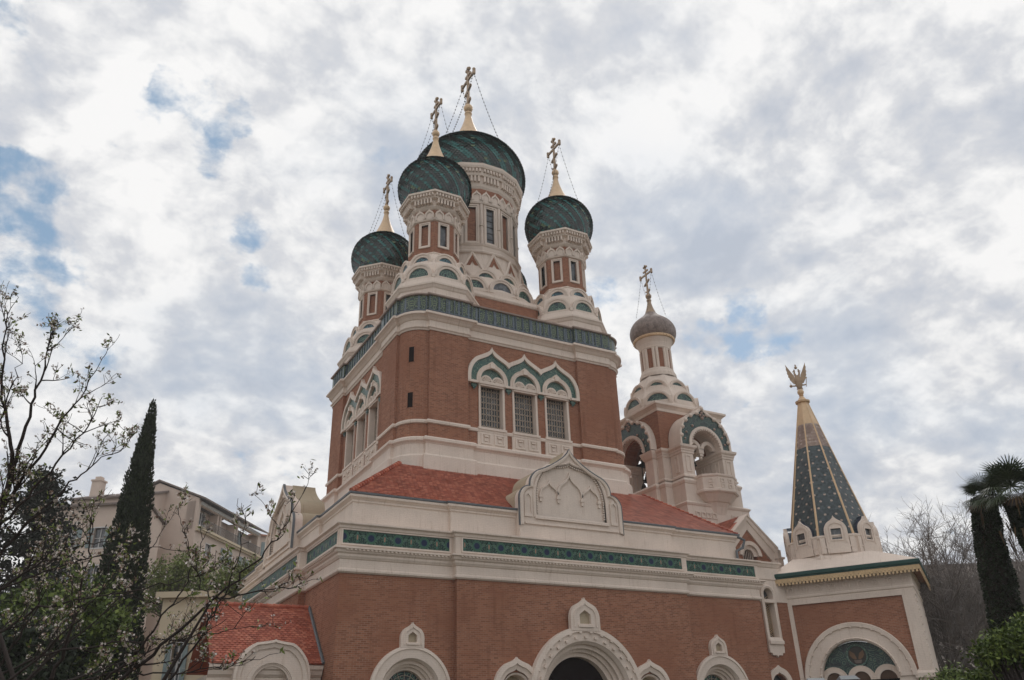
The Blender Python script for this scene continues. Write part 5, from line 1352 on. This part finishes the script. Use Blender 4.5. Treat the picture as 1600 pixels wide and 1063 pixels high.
def conifer():
    rnd = random.Random(5); tip = at(75, 733, 45); Ht = tip.z
    o = tag(empty('conifer_tree', (tip.x, tip.y, 0)), 'dark bushy conifer at the left behind the blossom branches', 'tree')
    t = MB(); t.tube([(0, 0, 0), (0, 0, Ht-.4)], [.28, .03], 8); t.build('trunk', 'bark', o)
    mb = MB(); br = MB()
    for k in range(120):
        z = 1.5+(Ht-1.8)*(k/120)**.9; Rm = .3+(Ht-z)*.40+rnd.uniform(-.35, .35); Rm = min(Rm, 2.7); a = rnd.uniform(0, 2*pi); d = Vector((cos(a), sin(a), 0))
        tipp = d*Rm+Vector((0, 0, z+.25*Rm)); br.tube([(0, 0, z), d*Rm*.5+Vector((0, 0, z-.02)), tipp], [.06, .04, .01], 5)
        for j in range(150):
            s_ = rnd.random()**.6; c = Vector((0, 0, z)).lerp(tipp, s_); w_ = .12+.38*s_
            leafcloud(mb, [c+Vector((rnd.gauss(0, w_), rnd.gauss(0, w_), rnd.gauss(0, w_*.6)))], .16, rnd)
    br.build('branches', 'bark', o); mb.build('crown', 'leaf_conifer', o)
conifer()
def round_tree(name, label, P, rad, n, mat, bark, seed, twigs=60, size=.16, sq=.8, trunk=.2):
    rnd = random.Random(seed); o = tag(empty(name, (P.x, P.y, 0)), label, 'tree'); c = Vector((0, 0, P.z))
    t = MB(); t.tube([(0, 0, 0), (0, 0, P.z-rad*sq)], [trunk, trunk*.8], 8)
    t.build('trunk', bark, o); br = MB(); mb = MB()
    ends = []
    for k in range(twigs):
        d = Vector((rnd.gauss(0, 1), rnd.gauss(0, 1), rnd.gauss(.35, .8))).normalized(); e = c+Vector((d.x*rad, d.y*rad, d.z*rad*sq))*rnd.uniform(.65, 1.12)
        m1 = Vector((0, 0, P.z-rad*sq)).lerp(e, .5)+Vector((rnd.gauss(0, .2), rnd.gauss(0, .2), .2))*rad*.15
        br.tube([(0, 0, P.z-rad*sq), m1, e], [trunk*.35, trunk*.18, .012], 5); ends.append((m1, e))
        for q_ in range(5):
            f_ = rnd.uniform(.4, 1); st = m1.lerp(e, f_); br.tube([st, st+Vector((rnd.gauss(0, .3), rnd.gauss(0, .3), rnd.uniform(.1, .6)))*rad*.25], [.02, .006], 4)
    cl = [m1.lerp(e, rnd.uniform(.3, 1)) for m1, e in ends for _ in range(3)]
    for k in range(n):
        q_ = rnd.choice(cl); w_ = rad*.11; leafcloud(mb, [q_+Vector((rnd.gauss(0, w_), rnd.gauss(0, w_), rnd.gauss(0, w_*.8)))], size, rnd)
    br.build('limbs', bark, o); mb.build('crown', mat, o)
    return o
round_tree('broadleaf_tree', 'yellow-green budding tree in front of the apartment building, left of its neighbour', at(275, 918, 60), 3.1, 7000, 'leaf_spring', 'bark_grey', 3, 70)
round_tree('broadleaf_tree', 'yellow-green budding tree whose crown reaches the roofline beside the cathedral', at(385, 920, 58), 3.2, 6500, 'leaf_spring', 'bark_grey', 4, 70)
round_tree('broadleaf_tree', 'deep green tree low behind the blossom branches at the left', at(90, 975, 30), 2.6, 9000, 'leaf_green', 'bark', 9, 60, .14)
round_tree('broadleaf_tree', 'dark undergrowth tree at the lower left corner', at(15, 1040, 26), 2.4, 9000, 'leaf_ivy', 'bark', 19, 60, .14)
def bare_tree(label, base_px, D, H_, spread, seed, n0=9):
    P = at(*base_px, D); rnd = random.Random(seed)
    o = tag(empty('bare_tree', (P.x, P.y, 0)), label, 'tree', 'bare trees behind the porch'); mb = MB(); tk = MB()
    zt_ = P.z
    tk.tube([(0, 0, 0), (0, 0, zt_-H_)], [.3, .22], 8); tk.build('trunk', 'bark_grey', o)
    def grow(p, d, l, r, dep):
        q_ = [p]; n = 4
        for i in range(n):
            d = (d+Vector((rnd.gauss(0, .14), rnd.gauss(0, .14), rnd.gauss(.0, .09)))).normalized(); p = p+d*(l/n); q_.append(p)
        mb.tube(q_, [r*(1-.55*i/n) for i in range(n+1)], 5 if dep < 2 else 3, cap=False)
        if dep >= 4: return
        for i in range(3 if dep else 6):
            b_ = q_[rnd.randint(1, n)]; dd = (d+Vector((rnd.gauss(0, .55), rnd.gauss(0, .55), rnd.gauss(.05, .3)))).normalized(); grow(b_, dd, l*rnd.uniform(.5, .75), max(r*.48, .012), dep+1)
        if dep >= 1: 
            for i in range(3):
                b_ = q_[rnd.randint(2, n)]; dd = (d+Vector((rnd.gauss(0, .5), rnd.gauss(0, .5), rnd.gauss(.2, .3)))).normalized(); grow(b_, dd, l*rnd.uniform(.3, .5), max(r*.35, .012), 4)
    for k in range(n0):
        a = 2*pi*k/n0+rnd.uniform(-.3, .3); grow(Vector((0, 0, zt_-H_)), Vector((cos(a)*spread, sin(a)*spread, 1)).normalized(), H_*.62, .12, 0)
    mb.build('limbs', 'twig_grey', o)
bare_tree('leafless grey tree directly beside the porch eaves', (1432, 862), 52, 8.4, .62, 31, 13)
bare_tree('tallest leafless grey tree left of the ivy-covered palm trunk', (1498, 828), 55, 10.2, .60, 32, 16)
bare_tree('smaller leafless tree seen between the two palm trunks', (1592, 882), 58, 7.0, .55, 33, 11)
# palms
def palm(label, pts, rads, crown, nf, seed, fl_=1.0, ivy=True, lean=(0, 0)):
    rnd = random.Random(seed); base = Vector((pts[0].x, pts[0].y, 0)); o = tag(empty('palm_tree', base), label, 'tree')
    loc = [p-base for p in pts]; full = [Vector((loc[0].x, loc[0].y, 0))]+loc
    t = MB(); t.tube(full, [rads[0]]+list(rads), 10); t.build('trunk', 'bark', o)
    iv = MB()
    for k in range(11000):
        s_ = rnd.random()*(len(loc)-1); i = int(s_); p = loc[i].lerp(loc[i+1], s_-i); r = rads[i]*(1-(s_-i))+rads[i+1]*(s_-i)
        d = (loc[i+1]-loc[i]).normalized(); a = rnd.uniform(0, 2*pi); q_ = d.orthogonal().normalized(); q_ = Matrix.Rotation(a, 3, d) @ q_
        bmp = 1+.18*mnoise.noise(p*2.5+q_*2)
        leafcloud(iv, [p+q_*r*bmp*rnd.uniform(.95, 1.12)], .06, rnd, 0, 1.3)
    iv.build('ivy', 'leaf_ivy', o)
    c = crown-base; fr_ = MB()
    for k in range(nf):
        # fan leaf: stalk then radiating blades
        a = rnd.uniform(0, 2*pi); el = rnd.uniform(-.5, 1.2); d = Vector((cos(a)*cos(el), sin(a)*cos(el), sin(el)))
        st = c+d*.55*fl_+Vector((0, 0, -.08)); fr_.tube([c, c+d*.3*fl_, st], .012, 4, 0, cap=False)
        up = Vector((0, 0, 1)) if abs(d.z) < .9 else Vector((1, 0, 0)); side = d.cross(up).normalized(); nn = side.cross(d).normalized()
        old = el < -.40; L_ = rnd.uniform(.55, .8)*fl_
        for b_ in range(21):
            t_ = (b_/20-.5)*radians(230); dd = (d*cos(t_)+side*sin(t_)).normalized(); l_ = L_*(1-.25*abs(t_)/2)
            dr_ = .10+.25*(1 if el < .2 else .3); m1 = st+dd*l_*.55-Vector((0, 0, l_*dr_*.3)); e = st+dd*l_-Vector((0, 0, l_*dr_*1.2)); ww = .022*fl_
            wv_ = dd.cross(nn).normalized()*ww
            fr_.add([st, m1+wv_+nn*.008, e, m1-wv_+nn*.008], [(0, 1, 2, 3)], 1 if old else 0)
    for k in range(18):
        a = rnd.uniform(0, 2*pi); p = c+Vector((cos(a)*.32, sin(a)*.32, -.3-rnd.random()*.9)); e = p+Vector((cos(a)*.1+rnd.gauss(0, .04), sin(a)*.1, -rnd.uniform(.3, .6))); w2 = Vector((-sin(a), cos(a), 0))*.03
        fr_.add([p-w2, p+w2, e], [(0, 1, 2)], 1)
    fr_.build('fronds', ['leaf_palm', 'leaf_dead'], o)
palm('fan palm with thick ivy-covered trunk leaning left beside the bare trees', [at(1576, 990, 22), at(1566, 930, 22), at(1551, 870, 22), at(1541, 815, 22), at(1537, 780, 22)], [.40, .39, .36, .31, .27], at(1540, 772, 22), 38, 41, .64)
palm('second fan palm whose trunk bends in from the right edge', [at(1650, 930, 20), at(1625, 860, 20), at(1602, 822, 20), at(1585, 785, 20)], [.3, .28, .26, .22], at(1580, 760, 20), 46, 42, .78)
# shrubs bottom right
def shrub(label, P, rad, n, seed, size=.09):
    rnd = random.Random(seed); o = tag(empty('shrub', (P.x, P.y, 0)), label, 'shrub'); mb = MB(); st = MB()
    cs = []
    for k in range(70):
        d = Vector((rnd.gauss(0, 1), rnd.gauss(0, 1), abs(rnd.gauss(0, .8)))).normalized(); e = Vector((d.x*rad, d.y*rad, P.z-rad*.55+d.z*rad*.55))*1.0*rnd.uniform(.9, 1.03)
        e = Vector((d.x*rad, d.y*rad, 0))*rnd.uniform(.7, 1)+Vector((0, 0, max(.3, (P.z-rad*.6)+d.z*rad*.6))); st.tube([(0, 0, 0), e*.5, e], [.05, .03, .01], 4); cs.append(e)
    for k in range(n):
        c = rnd.choice(cs); p = c+Vector((rnd.gauss(0, rad*.13), rnd.gauss(0, rad*.13), rnd.gauss(-rad*.05, rad*.12))); leafcloud(mb, [p], size, rnd, 0, 1.8, .8)
    st.build('stems', 'bark', o); mb.build('foliage', 'leaf_green', o)
shrub('bright green leafy shrub in the lower right corner', at(1604, 978, 14), .85, 11000, 51, .05)
shrub('darker green shrub at the foot of the bare trees', at(1490, 1055, 30), 1.3, 7000, 52, .10)
shrub('low green shrub between the porch wall and the corner shrub', at(1540, 1050, 15), .42, 4500, 53, .05)

# blossoming trees in the foreground
def blossom_tree(label, base, limbs, seed, depth, dens=1.0, flower=1.0):
    rnd = random.Random(seed); o = tag(empty('blossom_tree', base), label, 'tree'); base = Vector(base)
    wood = MB(); fl_ = MB(); tk = MB()
    def cluster(p):
        p = p-base
        s_ = rnd.uniform(.017, .029)
        k = rnd.randint(3, 5) if rnd.random() < .7*flower else 1
        for _ in range(k):
            n = Vector((rnd.gauss(0, 1), rnd.gauss(0, 1), rnd.gauss(0, 1))).normalized(); c = p+n*s_*.9
            a = n.orthogonal().normalized(); b_ = n.cross(a); ms = 0 if rnd.random() < .62 else 2
            vs = []
            for i in range(10):
                r = s_*(.55 if i % 2 else 1.0)*rnd.uniform(.8, 1.1)*.62; vs.append(c+a*r*cos(pi*i/5)+b_*r*sin(pi*i/5)+n*r*.25*(i % 2 == 0))
            fl_.add(vs, [tuple(range(10))], ms)
        for _ in range(rnd.randint(0, 2)): leafcloud(fl_, [p+Vector((rnd.gauss(0, .02), rnd.gauss(0, .02), rnd.gauss(0, .02)))], .028, rnd, 1, 2.0)
    def grow(p, d, l, r, dep):
        n = 5; q_ = [p]
        for i in range(n):
            d = (d+Vector((rnd.gauss(0, .13), rnd.gauss(0, .13), rnd.gauss(.05, .10)))).normalized(); p = p+d*(l/n); q_.append(p)
            if dep >= 2 and rnd.random() < .16*dens: cluster(p+Vector((rnd.gauss(0, .012), rnd.gauss(0, .012), rnd.gauss(0, .012))))
        wood.tube([x-base for x in q_], [max(.0025, r*(1-.6*i/n)) for i in range(n+1)], 5 if dep < 2 else 3, cap=False)
        if dep >= 3: 
            if rnd.random() < .5: cluster(p)
            return
        for i in range(2):
            b_ = q_[rnd.randint(2, n)]; dd = (d+Vector((rnd.gauss(0, .48), rnd.gauss(0, .48), rnd.gauss(.12, .35)))).normalized(); grow(b_, dd, l*rnd.uniform(.42, .72), r*.5, dep+1)
        for i in range(1): # spurs with flowers
            b_ = q_[rnd.randint(1, n)]; e = b_+Vector((rnd.gauss(0, .05), rnd.gauss(0, .05), rnd.gauss(.03, .04))); wood.tube([b_-base, e-base], .003, 3, cap=False); cluster(e)
    for pl_, r0, r1, tw_, ln in limbs:
        pts = [at(x, y_, z) for x, y_, z in pl_]
        P_ = []
        for i in range(len(pts)-1):
            for k in range(5): P_.append(pts[i].lerp(pts[i+1], k/5)+Vector((rnd.gauss(0, .012), rnd.gauss(0, .012), rnd.gauss(0, .012))))
        P_.append(pts[-1]); n = len(P_)
        wood.tube([x-base for x in P_], [r0+(r1-r0)*(i/(n-1))**.8 for i in range(n)], 7, cap=False)
        for k in range(int(tw_*dens)):
            i = rnd.randint(1, n-1); d = (P_[i]-P_[i-1]).normalized(); dd = (d+Vector((rnd.gauss(0, .5), rnd.gauss(0, .5), rnd.gauss(.15, .4)))).normalized()
            grow(P_[i], dd, ln*rnd.uniform(.5, 1.15), (r0+(r1-r0)*i/n)*.4+.003, 1)
        cluster(P_[-1])
    for x, y_, z in [(l[0][0]) for l in limbs]: pass
    tk.tube([Vector((0, 0, 0)), Vector((0.03, .02, .8)), Vector((0, 0, 1.3))], [.16, .13, .11], 10)
    for l in limbs:
        s_ = at(*l[0][0])
        if (s_-base).length < 6: tk.tube([Vector((0, 0, 1.25)), (Vector((0, 0, 1.25))+(s_-base))*.5+Vector((0, 0, -.1)), s_-base], [.06, (.03+l[1])*.6, l[1]], 8)
    tk.build('trunk', 'bark', o)
    wood.build('branches', 'bark', o); fl_.build('blossom', ['petal', 'leaf_spring', 'bud'], o)
d1 = 9.0
b1 = at(-60, 1063, d1); b1.z = 0
blossom_tree('airy blossoming tree reaching up against the sky at the left edge', b1, [
    ([(-60, 1010, 9), (-20, 880, 9), (5, 790, 9), (20, 710, 9), (8, 640, 9), (4, 560, 8.9), (8, 480, 8.8)], .045, .004, 10, .36),
    ([(5, 780, 9), (30, 700, 9), (55, 620, 9.1), (72, 560, 9.1), (82, 500, 9.2)], .028, .003, 11, .33),
    ([(-20, 830, 9), (30, 760, 9), (80, 685, 9.1), (125, 620, 9.2), (160, 560, 9.3)], .025, .003, 12, .32),
    ([(-40, 860, 9), (30, 790, 8.9), (90, 725, 8.9), (140, 665, 8.8), (160, 620, 8.8)], .022, .003, 11, .32),
    ([(-40, 910, 9), (40, 820, 9), (110, 755, 9.2), (150, 720, 9.3), (195, 700, 9.4)], .020, .003, 9, .3),
    ([(-50, 800, 9), (-10, 690, 9.2), (15, 610, 9.3), (35, 555, 9.4)], .018, .003, 8, .3),
    ([(-50, 960, 9), (40, 890, 8.8), (110, 860, 8.7), (170, 845, 8.6)], .02, .004, 9, .35)], 61, d1, 1.25)
b2 = at(150, 1063, 7.5); b2.z = 0
blossom_tree('blossoming tree whose crossing branches fill the lower left corner', b2, [
    ([(75, 1075, 8), (105, 1000, 8), (125, 930, 8), (140, 860, 8), (146, 810, 8)], .022, .004, 7, .34),
    ([(150, 1075, 7.5), (215, 1020, 7.5), (255, 965, 7.5), (292, 905, 7.6), (312, 850, 7.7), (318, 800, 7.8)], .014, .002, 6, .26),
    ([(170, 1080, 7.5), (250, 1010, 7.5), (330, 940, 7.4), (395, 885, 7.4), (440, 830, 7.3), (478, 760, 7.2)], .020, .002, 9, .26),
    ([(250, 1080, 7.5), (310, 1000, 7.4), (350, 930, 7.3), (372, 870, 7.2), (384, 800, 7.1)], .012, .002, 6, .22),
    ([(-20, 1000, 8), (60, 950, 8), (150, 935, 7.9), (250, 915, 7.8), (320, 895, 7.7)], .014, .003, 11, .28),
    ([(-20, 930, 8.4), (40, 905, 8.3), (120, 875, 8.2), (190, 862, 8.1), (250, 855, 8.0)], .013, .003, 10, .28),
    ([(-20, 1060, 8), (80, 1020, 7.9), (180, 1005, 7.8), (280, 1000, 7.7), (350, 985, 7.6), (420, 975, 7.5)], .014, .002, 11, .28),
    ([(330, 940, 7.4), (400, 925, 7.3), (450, 918, 7.2), (500, 905, 7.2)], .009, .002, 5, .2),
    ([(100, 1080, 7.8), (170, 1050, 7.7), (260, 1052, 7.6), (350, 1045, 7.5), (440, 1020, 7.4)], .013, .002, 8, .26),
    ([(-10, 1075, 7.2), (50, 1040, 7.2), (110, 975, 7.2), (160, 920, 7.2), (180, 860, 7.2)], .014, .002, 9, .28),
    ([(330, 940, 7.4), (300, 880, 7.3), (290, 830, 7.3), (270, 800, 7.3)], .006, .002, 5, .18)], 62, 7.5, 1.0)
b3 = at(20, 1063, 11); b3.z = 0
blossom_tree('denser blossoming shrub low behind the crossing branches', b3, [
    ([(-30, 1080, 11), (20, 1010, 11), (60, 950, 11), (70, 900, 11)], .022, .005, 11, .45),
    ([(20, 1080, 11), (90, 1020, 11.2), (150, 970, 11.3), (190, 930, 11.4)], .022, .005, 11, .45),
    ([(60, 1080, 11), (150, 1050, 11), (240, 1015, 11), (300, 995, 11)], .022, .005, 11, .45)], 63, 11, 1.2)

# ---- twin floodlights on a post near the camera -----------------------------
P = at(1304, 1100, 20); o = tag(empty('floodlight_post', (P.x, P.y, 0)), 'two black floodlight boxes on a post in front of the porch arch', 'lamp')
q = MB(); q.tube([(0, 0, 0), (0, 0, P.z-.05)], .05, 8); q.build('post', 'dark_metal', o)
q = MB(); a_, c_ = at(1276, 1085, 20), at(1330, 1085, 20); q.tube([a_-Vector((P.x, P.y, 0)), c_-Vector((P.x, P.y, 0))], .03, 6); q.build('crossbar', 'dark_metal', o)
for px, py in ((1276, 1072), (1326, 1068)):
    c = at(px, py, 20)-Vector((P.x, P.y, 0)); Mh = Matrix.Translation(c) @ Matrix.Rotation(-yaw, 4, 'Z')
    q = MB(); q.box(-.19, .19, -.16, .16, -.22, .08, 0, Mh); q.add([(-.24, -.18, .08), (.24, -.18, .08), (.24, .18, .08), (-.24, .18, .08), (-.20, 0, .18), (.20, 0, .18)], [(0, 1, 5, 4), (1, 2, 5), (2, 3, 4, 5), (3, 0, 4)], 1, Mh)
    q.build('lamp_head', ['dark_metal', 'lead'], o)

# ---- thin haze added in place of lens veiling, lifting shadows and paling far houses ----
hz = MB(); hz.box(-390, 390, -390, 390, -1.0, 56.0)
nb, bs, mt = newmat('haze_air'); mt.node_tree.nodes.remove(bs)
pv_ = nb.n('ShaderNodeVolumePrincipled', i_Density=HAZE); nb.set(pv_, 'Color', (1.0, .98, .96, 1)); nb.set(pv_, 'Anisotropy', .2)
mt.node_tree.links.new(pv_.outputs[0], mt.node_tree.nodes['Material Output'].inputs['Volume'])
ho_ = hz.build('haze', 'haze_air'); ho_['kind'] = 'stuff'
